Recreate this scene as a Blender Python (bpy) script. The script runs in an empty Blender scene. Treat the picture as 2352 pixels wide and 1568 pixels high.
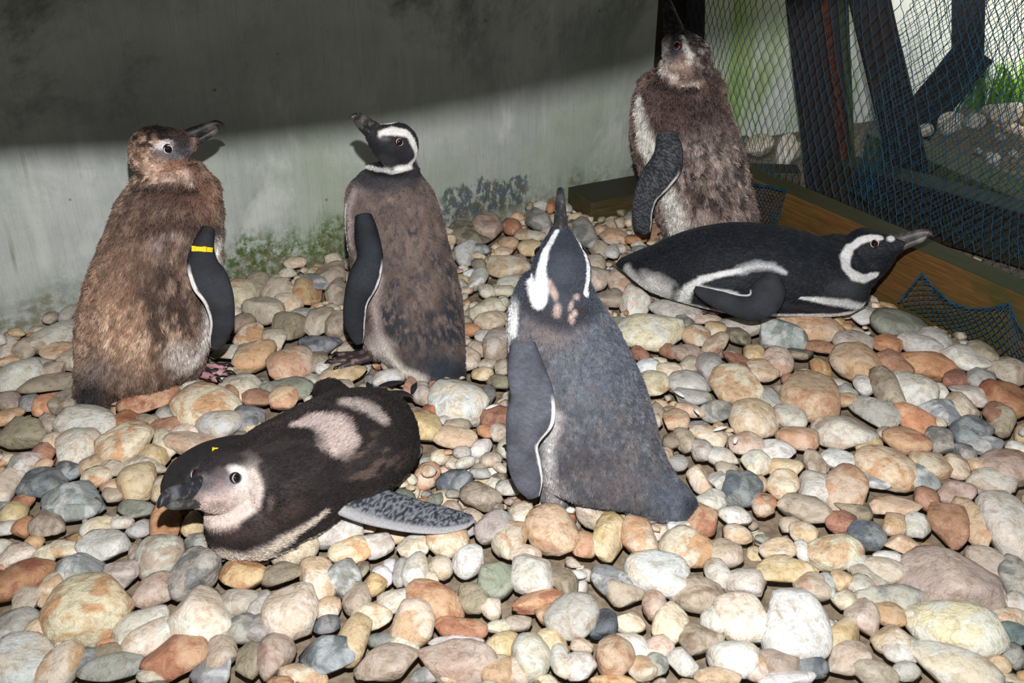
import bpy, bmesh, math, random
import numpy as np
from mathutils import Vector, Matrix
from mathutils.bvhtree import BVHTree

# ------------------------------------------------------------------ camera
PITCH = math.radians(29.7)
FPX = 2305.0
CP, SP = math.cos(PITCH), math.sin(PITCH)
CAM = np.array([0.0, 0.0, 1.0])
FWD = np.array([0, CP, -SP]); UPV = np.array([0, SP, CP]); RIGHT = np.array([1.0, 0, 0])
scene = bpy.context.scene
cam_d = bpy.data.cameras.new('camera')
cam = bpy.data.objects.new('camera', cam_d)
scene.collection.objects.link(cam)
scene.camera = cam
cam.location = (0, 0, 1)
cam.rotation_euler = (math.pi / 2 - PITCH, 0, 0)
cam_d.sensor_width = 36
cam_d.lens = 36 * FPX / 2352
cam_d.clip_start = 0.02
cam_d.dof.use_dof = True
cam_d.dof.focus_distance = 1.85
cam_d.dof.aperture_fstop = 9.0

# ------------------------------------------------------------------ light
world = bpy.data.worlds.new('world'); scene.world = world
world.use_nodes = True
bg = world.node_tree.nodes['Background']
bg.inputs['Color'].default_value = (0.90, 0.97, 0.92, 1)
bg.inputs['Strength'].default_value = 0.26
scene.view_settings.view_transform = 'Standard'
scene.view_settings.look = 'None'
scene.view_settings.exposure = 0.0
scene.view_settings.gamma = 1.0
scene.view_settings.use_curve_mapping = False
scene.cycles.max_bounces = 5
scene.cycles.diffuse_bounces = 3
scene.cycles.transparent_max_bounces = 8

# flash gun held above the lens
fl = bpy.data.lights.new('flash', 'SPOT'); flash = bpy.data.objects.new('flash', fl)
scene.collection.objects.link(flash)
fl.energy = 184; fl.shadow_soft_size = 0.012
fl.spot_size = math.radians(82); fl.spot_blend = 1.0; flash.scale = (1.8, 1, 1)   # wide, low reflector
fl.color = (1.0, 0.985, 0.965)
FL = CAM + UPV * 0.20 + RIGHT * 0.0
flash.location = FL
aim = CAM + FWD * 2.0 + RIGHT * 0.06 + UPV * 0.10
flash.rotation_euler = Vector(aim - FL).to_track_quat('-Z', 'Y').to_euler()

# daylight on the garden outside, from behind the hut
sl = bpy.data.lights.new('sun', 'SUN'); sun = bpy.data.objects.new('sun', sl)
scene.collection.objects.link(sun)
sl.energy = 15; sl.angle = math.radians(6); sl.color = (1.0, 0.97, 0.9)
sun.rotation_euler = Vector((0.45, 0.40, -1.0)).to_track_quat('-Z', 'Y').to_euler()

# ------------------------------------------------------------------ helpers
rng = np.random.default_rng(7)
random.seed(7)

def nrm(v):
    v = np.asarray(v, float); return v / (np.linalg.norm(v) + 1e-12)
def ray(px, py):
    return FWD + RIGHT * ((px - 1176) / FPX) - UPV * ((py - 784) / FPX)
def at_Y(px, py, Y):
    d = ray(px, py); return CAM + d * (Y / d[1])
def at_z(px, py, z):
    d = ray(px, py); return CAM + d * ((z - 1.0) / d[2])
def mpp(P):                       # metres per photograph pixel at a point
    return float(np.dot(np.asarray(P) - CAM, FWD)) / FPX
def lin(c):
    c = np.asarray(c, float) / 255.0
    return np.where(c <= 0.04045, c / 12.92, ((c + 0.055) / 1.055) ** 2.4)

def link(o, parent=None):
    scene.collection.objects.link(o)
    if parent is not None:
        o.parent = parent
        o.matrix_parent_inverse = parent.matrix_world.inverted()
    return o
def tag(o, label=None, cat=None, group=None, kind=None):
    if label: o['label'] = label
    if cat: o['category'] = cat
    if group: o['group'] = group
    if kind: o['kind'] = kind
    return o
def empty(name, loc, label=None, cat=None, group=None):
    o = bpy.data.objects.new(name, None)
    o.location = loc
    o.matrix_world = Matrix.Translation(Vector(loc))
    scene.collection.objects.link(o)
    return tag(o, label, cat, group)
def mesh_from(name, V, F, mat=None, parent=None, smooth=True, origin=None):
    V = np.asarray(V, float)
    if origin is None: origin = V.mean(0)
    me = bpy.data.meshes.new(name)
    me.from_pydata((V - origin).tolist(), [], [list(map(int, f)) for f in F])
    me.polygons.foreach_set('use_smooth', [smooth] * len(me.polygons))
    if mat: me.materials.append(mat)
    o = bpy.data.objects.new(name, me)
    o.location = origin
    o.matrix_world = Matrix.Translation(Vector(origin))
    link(o, parent)
    return o

def vnoise(P, seed=0):            # value noise in numpy, 0..1
    P = np.asarray(P, float)
    I = np.floor(P).astype(np.int64); f = P - I; f = f * f * (3 - 2 * f)
    def h(x, y, z):
        n = (x * 374761393 + y * 668265263 + z * 2147483647 + seed * 144665) & 0xffffffff
        n = ((n ^ (n >> 13)) * 1274126177) & 0xffffffff
        n = (n ^ (n >> 16)) & 0xffffffff
        return n / 4294967295.0
    out = 0
    for dx in (0, 1):
        wx = f[:, 0] if dx else 1 - f[:, 0]
        for dy in (0, 1):
            wy = f[:, 1] if dy else 1 - f[:, 1]
            for dz in (0, 1):
                wz = f[:, 2] if dz else 1 - f[:, 2]
                out = out + wx * wy * wz * h(I[:, 0] + dx, I[:, 1] + dy, I[:, 2] + dz)
    return out
def fbm(P, seed=0, oct=3):
    a, s, t = 1.0, 0, 0
    for k in range(oct):
        s = s + a * vnoise(P * (2 ** k), seed + k * 17); t += a; a *= 0.55
    return s / t

# ------------------------------------------------------------------ material helpers
def new_mat(name, rough=0.6, spec=0.4):
    m = bpy.data.materials.new(name); m.use_nodes = True
    b = m.node_tree.nodes['Principled BSDF']
    b.inputs['Roughness'].default_value = rough
    b.inputs['Specular IOR Level'].default_value = spec
    return m, m.node_tree, b
class NT:
    def __init__(s, nt): s.nt = nt
    def n(s, t, **kw):
        x = s.nt.nodes.new(t)
        for k, v in kw.items(): setattr(x, k, v)
        return x
    def l(s, a, b): s.nt.links.new(a, b)
    def val(s, sock, v):
        if hasattr(v, 'is_linked') or isinstance(v, bpy.types.NodeSocket): s.l(v, sock)
        else: sock.default_value = v
    def noise(s, vec, scale, detail=3, rough=0.6, dist=0.0):
        x = s.n('ShaderNodeTexNoise'); s.val(x.inputs['Vector'], vec)
        x.inputs['Scale'].default_value = scale; x.inputs['Detail'].default_value = detail
        x.inputs['Roughness'].default_value = rough; x.inputs['Distortion'].default_value = dist
        return x.outputs['Fac']
    def ramp(s, fac, lo, hi, a=0.0, b=1.0):
        x = s.n('ShaderNodeMapRange'); x.interpolation_type = 'SMOOTHSTEP'
        s.val(x.inputs['Value'], fac); s.val(x.inputs['From Min'], lo); s.val(x.inputs['From Max'], hi)
        x.inputs['To Min'].default_value = a; x.inputs['To Max'].default_value = b
        return x.outputs['Result']
    def math(s, op, a, b=0.0):
        x = s.n('ShaderNodeMath', operation=op); s.val(x.inputs[0], a); s.val(x.inputs[1], b)
        return x.outputs[0]
    def mix(s, fac, a, b, mode='MIX'):
        x = s.n('ShaderNodeMix', data_type='RGBA', blend_type=mode)
        s.val(x.inputs['Factor'], fac)
        for sk, v in ((x.inputs['A'], a), (x.inputs['B'], b)):
            if isinstance(v, bpy.types.NodeSocket): s.l(v, sk)
            else: sk.default_value = (*v[:3], 1)
        return x.outputs['Result']
    def mapping(s, vec, scale=(1, 1, 1), rot=(0, 0, 0), loc=(0, 0, 0)):
        x = s.n('ShaderNodeMapping'); s.l(vec, x.inputs['Vector'])
        x.inputs['Scale'].default_value = scale; x.inputs['Rotation'].default_value = rot
        x.inputs['Location'].default_value = loc
        return x.outputs['Vector']
    def bump(s, h, strength, dist=0.001, normal=None):
        x = s.n('ShaderNodeBump'); s.l(h, x.inputs['Height'])
        x.inputs['Strength'].default_value = strength; x.inputs['Distance'].default_value = dist
        if normal: s.l(normal, x.inputs['Normal'])
        return x.outputs['Normal']
def objco(g): return g.n('ShaderNodeTexCoord').outputs['Object']
def L(c): return tuple(float(x) for x in lin(c))

# wall line and beam line on the ground (right angle at the corner)
WD = np.array([0.854, 0.520, 0.0]); BD = np.array([-0.520, 0.854, 0.0])
WN = np.array([0.520, -0.854, 0.0])          # from the wall into the pen
W0 = np.array([-1.042, 1.780, 0.0])
CORNER = np.array([0.387, 2.650, 0.0])
Z3 = np.array([0, 0, 1.0])

def box_between(name, O, ax, ay, az, mat, parent=None, bevel=0.004, wob=0.0, seg=1, nseg=1):
    """box with corner O and edge vectors ax, ay, az; subdivided along ax"""
    O, ax, ay, az = (np.asarray(v, float) for v in (O, ax, ay, az))
    lx, ly, lz = (np.linalg.norm(v) for v in (ax, ay, az))
    bm = bmesh.new()
    n = max(1, nseg)
    rings = []
    for i in range(n + 1):
        x = lx * i / n
        r = []
        for (j, k) in ((0, 0), (1, 0), (1, 1), (0, 1)):
            dy = dz = 0
            if wob:
                dy = (random.random() - .5) * wob; dz = (random.random() - .5) * wob
            r.append(bm.verts.new((x, ly * j + dy, lz * k + dz)))
        rings.append(r)
    bm.faces.new(rings[0][::-1]); bm.faces.new(rings[-1])
    for i in range(n):
        for k in range(4):
            bm.faces.new((rings[i][k], rings[i][(k + 1) % 4], rings[i + 1][(k + 1) % 4], rings[i + 1][k]))
    bmesh.ops.recalc_face_normals(bm, faces=bm.faces)
    if bevel:
        es = [e for e in bm.edges if len(e.link_faces) == 2 and e.calc_face_angle(0) > 0.8]
        bmesh.ops.bevel(bm, geom=es, offset=bevel, segments=2, affect='EDGES', profile=0.6)
    me = bpy.data.meshes.new(name); bm.to_mesh(me); bm.free()
    me.materials.append(mat)
    o = bpy.data.objects.new(name, me)
    R = Matrix((nrm(ax), nrm(ay), nrm(az))).transposed().to_4x4()
    o.matrix_world = Matrix.Translation(Vector(O)) @ R
    M = o.matrix_world.copy()
    link(o)
    if parent is not None:
        o.parent = parent; o.matrix_parent_inverse = parent.matrix_world.inverted()
    o.matrix_basis = M
    return o
# ------------------------------------------------------------------ setting: wall
def mat_wall():
    m, nt, b = new_mat('mossy_render', 0.75, 0.25); g = NT(nt)
    co = objco(g)                                    # x along the wall, z up
    sep = g.n('ShaderNodeSeparateXYZ'); g.l(co, sep.inputs[0])
    X, Z = sep.outputs['X'], sep.outputs['Z']
    streak = g.noise(g.mapping(co, (1, 1, 0.035)), 85, 4, 0.7)
    streak2 = g.noise(g.mapping(co, (1, 1, 0.12)), 14, 3, 0.6)
    blot = g.noise(co, 4.5, 5, 0.6); blot2 = g.noise(co, 2.2, 3, 0.5, 0.6)
    fine = g.noise(co, 240, 3, 0.8)
    c = g.mix(g.ramp(blot, .3, .7), L((178, 184, 180)), L((204, 208, 204)))
    c = g.mix(g.ramp(streak, .45, .8, 0, .26), c, L((132, 138, 134)))
    c = g.mix(g.ramp(streak2, .55, .8, 0, .45), c, L((228, 230, 226)))
    c = g.mix(g.ramp(g.noise(co, 9, 5, .7, .4), .5, .7, 0, .35), c, L((150, 158, 152)))
    c = g.mix(g.math('MULTIPLY', g.ramp(g.noise(g.mapping(co, (1, 1, .6)), 5.5, 5, .65, .5), .52, .68), g.ramp(Z, .55, .2, 0, .6)), c, L((236, 238, 234)))
    # algae tint: greener low down and in big patches
    gr = g.math('MULTIPLY', g.ramp(blot2, .45, .75), g.ramp(Z, 1.0, 0.05, .25, 1.0))
    c = g.mix(g.math('MULTIPLY', gr, .5), c, L((160, 178, 142)))
    # render darkens towards the top, its edge broken up by blotches
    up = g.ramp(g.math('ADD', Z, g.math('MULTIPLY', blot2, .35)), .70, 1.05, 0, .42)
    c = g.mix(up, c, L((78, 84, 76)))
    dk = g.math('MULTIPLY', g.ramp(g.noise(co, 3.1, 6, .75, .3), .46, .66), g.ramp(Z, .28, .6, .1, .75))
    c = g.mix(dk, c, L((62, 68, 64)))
    # green vertical runs
    runs = g.noise(g.mapping(co, (1, 1, 0.06)), 26, 3, 0.7)
    rm = g.math('MULTIPLY', g.ramp(runs, .63, .74), g.ramp(g.noise(co, 3.7, 2), .45, .65))
    c = g.mix(g.math('MULTIPLY', rm, .6), c, L((62, 84, 48)))
    # moss line at the foot
    hz = g.math('ADD', Z, g.math('MULTIPLY', g.noise(g.mapping(co, (1, 1, .35)), 16, 4, .65), -.17))
    mo = g.ramp(hz, .035, -.035)
    mx = g.math('MAXIMUM', g.math('MULTIPLY', g.ramp(X, .36, .50), g.ramp(X, .98, .80)), .30)
    mo = g.math('MULTIPLY', mo, mx)
    c = g.mix(g.math('MULTIPLY', mo, g.ramp(g.noise(co, 48, 5, .75), .38, .58, .12, 1.0)), c, L((74, 100, 34)))
    mo2 = g.math('MULTIPLY', g.ramp(hz, -.02, -.06), g.ramp(g.noise(co, 45, 3), .4, .6))
    c = g.mix(g.math('MULTIPLY', mo2, .7), c, L((120, 112, 84)))
    # worn blue paint patch low on the wall (x about 1.05..1.42 m along)
    px = g.math('MULTIPLY', g.ramp(X, 1.0, 1.03), g.ramp(X, 1.29, 1.25))
    pz = g.math('MULTIPLY', g.ramp(Z, .01, .03), g.ramp(g.math('ADD', Z, g.math('MULTIPLY', g.noise(g.mapping(co, (1, 1, .4)), 34, 4, .7), .10)), 0.160, .148))
    pp = g.math('MULTIPLY', g.math('MULTIPLY', px, pz), g.ramp(g.noise(g.mapping(co, (1, 1, .6)), 60, 4, .7), .42, .52))
    pc = g.mix(g.ramp(g.noise(co, 40, 2), .4, .6), L((66, 86, 104)), L((84, 82, 72)))
    c = g.mix(g.math('MULTIPLY', pp, .85), c, pc)
    # chips and specks
    sp = g.n('ShaderNodeTexVoronoi'); g.l(co, sp.inputs['Vector']); sp.inputs['Scale'].default_value = 22
    spk = g.math('MULTIPLY', g.ramp(sp.outputs['Distance'], .10, .06), g.ramp(g.noise(co, 11, 1), .56, .6))
    c = g.mix(g.math('MULTIPLY', spk, .6), c, L((70, 78, 74)))
    c = g.mix(g.ramp(fine, .55, .75, 0, .35), c, L((90, 95, 90)))
    st3 = g.noise(g.mapping(co, (1, 1, .05)), 260, 3, .8)
    c = g.mix(g.ramp(st3, .5, .72, 0, .22), c, L((100, 106, 100)))
    c = g.mix(g.ramp(g.noise(co, 130, 4, .8), .62, .72, 0, .5), c, L((84, 92, 84)))
    c = g.mix(1, c, (.78, .78, .79), 'MULTIPLY')
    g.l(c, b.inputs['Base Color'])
    hgt = g.math('ADD', g.math('MULTIPLY', fine, .5), g.math('ADD', g.math('MULTIPLY', streak, .8), g.math('MULTIPLY', blot, 2)))
    g.l(g.bump(hgt, .5, .003), b.inputs['Normal'])
    return m
M_WALL = mat_wall()
def oriented(name, O, ax, ay, az, mat, **k):
    return tag(box_between(name, O, ax, ay, az, mat, **k), kind='structure')
WLEN = 3.4
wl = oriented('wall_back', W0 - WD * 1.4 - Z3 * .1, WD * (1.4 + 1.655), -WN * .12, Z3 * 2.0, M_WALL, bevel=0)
# shift object space so that x = metres from W0 along the wall
me = wl.data
for v in me.vertices: v.co.x -= 1.4; v.co.z -= .1
wl.matrix_world = Matrix.Translation(Vector(W0)) @ wl.matrix_world.to_3x3().to_4x4()

def mat_plain(name, c, rough=.8, var=.35, sc=8):
    m, nt, b = new_mat(name, rough, .2); g = NT(nt)
    co = objco(g)
    n = g.noise(co, sc, 4, .6)
    g.l(g.mix(g.ramp(n, .3, .7), tuple(x * (1 - var) for x in L(c)), L(c)), b.inputs['Base Color'])
    g.l(g.bump(n, .3, .004), b.inputs['Normal'])
    return m
M_DARK = mat_plain('dark_boards', (58, 54, 48), .85)

def mat_wood(name, c1, c2, stain, stain_amt=.5, rough=.7, grain=1.0, top_green=None):
    m, nt, b = new_mat(name, rough, .35); g = NT(nt)
    co = objco(g)                                     # x along the grain
    gr = g.noise(g.mapping(co, (.05, 1, 1)), 240, 5, .7, .3)
    band = g.noise(g.mapping(co, (.07, 1, 1)), 60, 4, .6, .8)
    c = g.mix(g.ramp(gr, .3, .7), L(c1), L(c2))
    c = g.mix(g.ramp(band, .45, .75, 0, .5 * grain), c, tuple(x * .45 for x in L(c1)))
    st = g.noise(g.mapping(co, (.35, 1, 1)), 9, 4, .65, .3)
    c = g.mix(g.ramp(st, .45, .65, 0, stain_amt), c, L(stain))
    if top_green:
        gn = g.n('ShaderNodeNewGeometry'); sp = g.n('ShaderNodeSeparateXYZ'); g.l(gn.outputs['True Normal'], sp.inputs[0])
        c = g.mix(g.math('MULTIPLY', g.ramp(sp.outputs['Z'], .35, .8), g.ramp(gr, .2, .7, 1, .6)), c, L(top_green))
    g.l(c, b.inputs['Base Color'])
    g.l(g.bump(g.math('ADD', gr, band), .6, .002), b.inputs['Normal'])
    return m
M_BEAM = mat_wood('treated_timber', (112, 80, 40), (78, 54, 28), (60, 60, 26), .9, .6, .9, top_green=(38, 54, 32))
M_BEAM2 = mat_wood('dark_timber', (46, 38, 30), (28, 24, 22), (40, 46, 26), .5, .7, 1, top_green=(50, 56, 36))
M_POST = mat_wood('creosoted_post', (38, 28, 26), (22, 18, 20), (26, 28, 34), .5, .6)
M_BLOCK = mat_wood('algae_board', (84, 72, 40), (52, 44, 28), (40, 52, 24), .8, .6, 1, top_green=(44, 42, 32))

# roof of the shelter and its blank sides (they only keep the daylight out)
oriented('ceiling', (-2.6, -1.2, 1.75), (3.5, 0, 0), (0, 3.9, 0), (0, 0, .04), M_DARK, bevel=0)
oriented('wall_left', (-2.6, -1.2, -.1), (0, 4.0, 0), (.06, 0, 0), (0, 0, 1.85), M_DARK, bevel=0)

# unseen roof beam, lower edge shaped to cast the flash shadow on the upper wall
edge_px = [(-160, 372), (330, 354), (560, 337), (830, 306), (1150, 246), (1470, 174), (1600, 100), (1760, 40)]
def wallpt(px, py):
    d = ray(px, py); t = np.dot(W0 - CAM, WN) / np.dot(d, WN); return CAM + d * t
LB = []
for (x, y) in edge_px:
    Wp = wallpt(x, y) if x < 1500 else at_Y(x, y, 2.5)
    d = Wp - FL
    LB.append(FL + d * (0.50 / d[1]))
LB[0] = LB[0] + (LB[0] - LB[1]) * .5; LB[-1] = LB[-1] + (LB[-1] - LB[-2]) * 1.5
LB = np.array(LB)
V = []; F = []
for i, p in enumerate(LB):
    V += [p, p + (0, .03, 0), p + (0, .03, .5), p + (0, 0, .5)]
for i in range(len(LB) - 1):
    a = i * 4
    for k in range(4): F.append((a + k, a + (k + 1) % 4, a + 4 + (k + 1) % 4, a + 4 + k))
F += [(0, 1, 2, 3), tuple(range(len(LB) * 4 - 4, len(LB) * 4))[::-1]]
o = mesh_from('flash_shade_beam_1', V, F, M_DARK, smooth=False); tag(o, kind='structure')

# ------------------------------------------------------------------ ground: pebble catalogue
PAL = dict(W=(228, 224, 216), w=(192, 185, 172), c=(210, 194, 164), C=(216, 198, 162), t=(204, 168, 126),
           T=(196, 144, 96), O=(186, 116, 64), R=(154, 98, 66), y=(202, 166, 104), k=(168, 150, 128),
           p=(200, 174, 150), P=(176, 150, 132), g=(158, 154, 144), G=(136, 122, 96), b=(122, 128, 130),
           B=(72, 80, 86), e=(112, 116, 98), s=(206, 188, 158), q=(88, 108, 106))
CAT = [
 (0,1150,3.752,"""620 60 230 100 0 b;105 105 110 90 0 y;45 235 80 60 0 w;205 215 85 75 20 O;400 215 140 110 -20 k;1160 80 150 75 -5 e;
1430 210 115 190 10 O;1660 205 95 95 0 y;850 225 140 75 15 c;1050 185 90 60 0 w;1200 240 110 75 5 g;890 395 190 120 -5 w;290 370 70 70 0 y;
1370 480 175 165 0 w;1160 420 45 100 0 k;1700 370 110 80 -20 g;130 480 130 90 20 p;165 690 260 150 42 O;570 420 150 70 0 c;390 470 80 110 0 c;
665 590 220 150 -5 b;1050 610 140 115 -20 w;1330 765 180 125 20 P;1680 640 175 200 -10 g;1850 460 110 60 -30 g;2090 640 180 125 -10 y;
455 760 110 120 0 c;245 840 110 105 0 k;750 950 330 260 0 C;1210 1080 220 130 30 w;1700 990 290 250 -25 C;130 1100 190 130 20 g;350 1150 165 120 -10 t;
2080 870 200 110 -5 w;1310 1180 220 140 30 c;2090 1110 180 110 0 g;1510 1340 255 165 15 T;210 1390 220 210 -30 W;1900 1340 130 150 0 p;2150 1390 110 140 0 G;
720 1370 110 90 40 b;520 1430 140 190 -30 c;960 1440 250 110 15 g;1810 1490 160 110 0 b;1300 1500 110 60 0 c;950 1310 130 70 0 G;570 1190 80 80 0 w;960 1220 110 40 20 O"""),
 (580,1150,3.752,"""350 410 190 135 10 s;710 260 220 150 5 w;1050 380 160 110 0 w;850 430 175 110 5 C;1390 400 130 100 10 c;1680 340 170 150 0 c;
2080 230 160 150 0 g;2170 330 100 170 0 c;560 690 140 180 10 t;280 630 180 95 20 G;800 670 130 150 -10 b;950 580 60 80 0 G;1400 610 110 140 -10 W;
1270 610 60 120 0 g;1120 650 100 70 -40 W;1620 570 100 90 -30 t;1870 515 145 110 30 W;2110 670 150 165 0 e;1060 730 90 110 -20 y;330 970 215 210 0 p;
640 930 110 90 0 t;900 850 110 130 0 k;1240 850 150 90 20 c;1030 990 155 110 -5 c;1560 880 240 145 -25 T;1900 840 140 110 -40 G;1390 1070 160 190 -20 c;
1800 1100 210 85 -5 T;2050 920 100 90 20 p;640 1060 110 80 0 b;640 1330 215 180 -10 B;870 1190 120 220 -15 y;1110 1210 120 60 0 b;1320 1250 110 80 -30 c;
1160 1410 240 150 -5 P;1780 1390 330 160 -3 P;1760 1210 220 50 0 W;2160 1240 140 100 30 y;190 1330 150 190 0 P;450 1500 200 90 -5 c;50 900 110 110 0 g;
50 1100 110 110 0 g;2110 1470 150 120 0 c;1500 1490 140 70 15 g;1700 1510 100 70 -20 c;2120 1080 100 60 10 c;1180 560 60 60 0 W;1510 680 90 60 0 c"""),
 (1160,1150,3.752,"""150 140 110 130 0 c;420 280 210 190 -15 t;770 110 140 120 -10 p;900 300 120 200 -20 y;1160 350 145 190 -10 T;1580 390 230 160 -10 C;
1500 220 95 65 0 W;1700 170 130 120 0 T;1970 130 125 95 0 w;1320 640 270 170 -10 W;1890 450 145 105 0 P;2000 290 120 75 -15 t;80 300 120 140 0 c;
160 460 140 80 -10 p;240 630 180 160 10 w;680 380 100 110 20 t;520 700 140 100 -50 G;900 690 170 110 -30 b;1020 790 150 110 -20 k;290 860 220 90 20 T;
370 980 110 90 0 T;580 1010 215 180 30 w;840 1060 115 110 10 B;1680 810 240 130 -5 k;2050 700 160 120 0 w;1420 1040 145 165 0 C;2050 1030 215 190 -10 C;
1790 1040 100 130 0 c;1070 1050 130 80 0 c;1290 900 100 110 0 p;1090 1230 160 100 -30 W;220 1340 160 180 -20 c;400 1210 130 110 -50 y;950 1340 150 165 0 t;
640 1430 140 110 0 w;1680 1190 170 120 10 k;1530 1390 125 125 0 w;1310 1400 90 95 0 g;1330 1260 130 80 10 p;1970 1350 195 155 -20 W;2150 1430 110 110 30 c;
100 1470 120 100 -30 c;1830 1520 180 80 -10 t;1180 1440 120 100 -20 c;930 1540 190 40 0 y;480 1390 80 140 20 W;1830 620 120 100 -40 w;110 1060 110 60 0 k;
2190 690 60 90 -20 P;660 1250 90 60 0 p"""),
 (1740,1150,3.752,"""420 80 220 110 -10 k;50 50 90 80 0 T;820 70 150 80 -20 G;1190 60 210 85 0 t;720 190 130 100 10 R;900 290 160 120 -30 b;
1170 200 100 100 0 T;1370 210 110 95 -10 w;1630 190 150 175 0 R;1860 200 120 210 0 t;2140 230 195 260 0 w;400 280 110 90 0 t;300 200 100 60 0 w;
170 420 150 80 5 t;380 430 60 85 0 W;650 440 220 140 10 c;240 600 255 115 -3 y;1240 370 150 85 -5 t;1130 500 120 65 -10 w;1480 480 120 90 10 g;
1090 600 170 105 -5 p;850 540 110 85 10 w;1630 690 400 250 -10 P;1170 850 300 115 -8 g;1980 520 165 110 -30 k;480 730 150 115 -5 p;600 740 60 120 0 b;
730 690 90 90 0 t;990 680 190 70 -25 w;890 740 110 90 15 w;320 1080 275 285 -10 W;740 860 100 70 0 c;1100 970 160 90 -15 T;890 990 130 150 -20 p;
740 1150 220 105 35 y;1170 1180 185 125 0 t;1700 1100 370 215 -20 C;780 1350 190 115 15 p;1260 1300 180 95 5 w;1700 1440 340 175 -20 c;2220 690 120 180 20 g;
2230 870 110 90 0 w;2140 1020 170 80 -5 t;2200 1160 140 90 -10 q;2180 1330 90 90 0 g;170 1380 180 130 -10 k;450 1430 140 95 -10 b;1030 1490 190 100 0 k;
250 1530 230 70 0 W;1280 1460 110 70 0 w;20 1420 60 100 0 w;2060 790 70 140 0 w"""),
 (0,740,3.647,"""60 230 90 100 0 w;210 220 100 105 -20 k;450 130 185 110 30 w;460 250 120 68 0 t;90 320 90 50 20 T;150 460 172 138 0 w;
440 400 110 75 10 k;330 350 90 60 0 g;420 510 225 80 12 G;600 300 100 80 0 k;90 660 110 75 -25 k;410 690 110 85 0 O;560 680 110 95 20 k;250 680 90 75 0 b;
740 850 230 135 -10 w;1240 650 208 132 15 T;1710 730 265 165 -10 C;1500 520 175 80 -10 w;1850 850 190 155 -20 W;2030 570 150 95 -5 s;1060 820 110 85 -20 O;
180 940 210 120 -10 G;60 790 140 65 10 T;400 850 110 75 -30 w;650 1030 195 140 -10 c;440 1000 85 85 0 t;1060 1005 215 155 25 C;1370 1010 145 95 -20 c;
1270 1120 125 95 0 y;1200 1190 195 75 -8 w;170 1190 140 105 20 w;370 1100 80 75 0 R;540 1170 75 60 0 R;570 1240 105 75 0 B;760 1200 95 80 0 t;370 1360 190 125 0 b;
810 1300 112 75 10 C;640 1470 245 145 0 b;1150 1340 145 150 0 y;60 1370 90 130 0 p;200 1500 85 65 0 O;1370 1400 85 95 0 t;950 1450 85 60 0 k;1550 920 115 65 0 p;
1390 870 145 70 0 R;1220 820 110 60 0 G;1650 1020 255 95 0 t;2080 800 125 115 0 b;2120 880 70 55 0 y;1380 760 85 55 0 g;930 1230 110 70 0 k;950 1370 100 60 10 t"""),
 (500,560,3.409,"""310 320 88 98 0 G;190 390 100 100 0 C;360 520 150 112 -15 k;550 460 112 78 -5 t;470 370 125 90 0 p;690 370 112 98 -10 y;
760 300 130 65 -30 b;900 240 115 85 20 k;930 370 75 105 10 k;190 620 80 75 0 G;265 730 105 92 0 C;450 760 105 78 -20 c;570 640 135 110 -20 G;640 560 85 60 0 g;
800 600 105 92 0 k;930 630 100 100 0 k;780 800 145 90 -5 b;290 880 165 110 20 T;560 950 165 132 -10 T;100 850 125 55 0 w;770 920 92 72 0 k;825 960 70 58 0 W;
1000 1010 152 80 -3 y;870 1040 70 62 20 t;1350 1040 112 82 0 W;170 1110 152 88 0 s;540 1130 195 75 -10 e;300 1210 122 70 -5 R;60 1230 100 100 0 T;
520 1210 110 85 0 t;730 1080 80 62 0 w;940 1130 112 55 10 w;1870 1225 215 155 -10 W;1610 1430 142 122 10 y;1850 1510 165 75 -8 t;1500 1120 52 82 0 R;
1600 1190 72 75 0 w;1370 1310 90 85 0 k;1520 1360 105 72 0 k;1680 1290 82 62 0 O;1820 1380 100 42 0 W;1880 1440 100 60 0 k;2110 1190 60 90 0 g;
2180 1350 112 95 0 R;2090 1470 60 52 0 O;2210 1470 70 62 0 w;2110 520 130 85 0 s;2130 620 112 85 0 p;2100 730 80 65 0 w;1980 900 72 95 0 p;
2200 800 110 140 -30 w;2120 940 72 52 0 w;2070 1020 82 62 0 y;2200 1080 92 55 0 G;2060 40 60 40 0 b;2030 820 80 60 0 p"""),
 (1400,700,3.336,"""285 200 240 138 -5 C;500 45 182 75 -5 w;570 150 92 65 0 g;740 105 112 42 -3 p;815 195 78 62 0 t;1010 160 172 72 -10 w;
1330 235 175 102 -10 b;1450 155 310 95 -8 T;660 240 102 75 0 c;810 295 112 62 35 p;980 240 102 52 -25 G;600 370 122 58 0 P;300 470 92 58 0 W;240 375 72 62 0 R;
460 350 82 52 -30 R;760 485 98 105 -20 g;1000 455 125 65 -40 R;1160 505 112 78 -20 t;1110 375 78 78 0 y;1290 435 108 92 0 p;1450 375 102 42 -5 G;
960 640 168 152 -20 c;340 600 112 105 0 C;590 610 155 85 -15 w;640 710 132 65 -10 g;820 805 118 75 -5 g;1100 870 168 138 0 t;1520 710 200 175 0 t;
1210 745 122 95 -20 g;1375 870 108 95 0 w;510 885 92 80 0 t;620 805 112 52 -10 t;750 1005 132 75 -10 c;580 1040 60 98 20 k;710 1125 78 85 0 w;
860 1165 122 68 -8 W;1050 1075 122 95 0 p;1270 1135 122 75 -15 W;1130 1215 108 95 0 C;1440 1020 152 95 0 t;1350 1250 122 68 0 y;1010 1405 152 125 0 b;
1330 1380 112 105 20 c;690 1340 88 92 0 t;840 1350 78 95 0 w;1180 1510 82 78 0 O;770 1500 112 85 0 w;520 1215 72 55 0 g;1150 1370 62 65 0 t;480 1040 72 62 0 G;
690 945 85 45 0 b;460 520 100 60 0 c;620 470 90 70 20 k"""),
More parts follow.
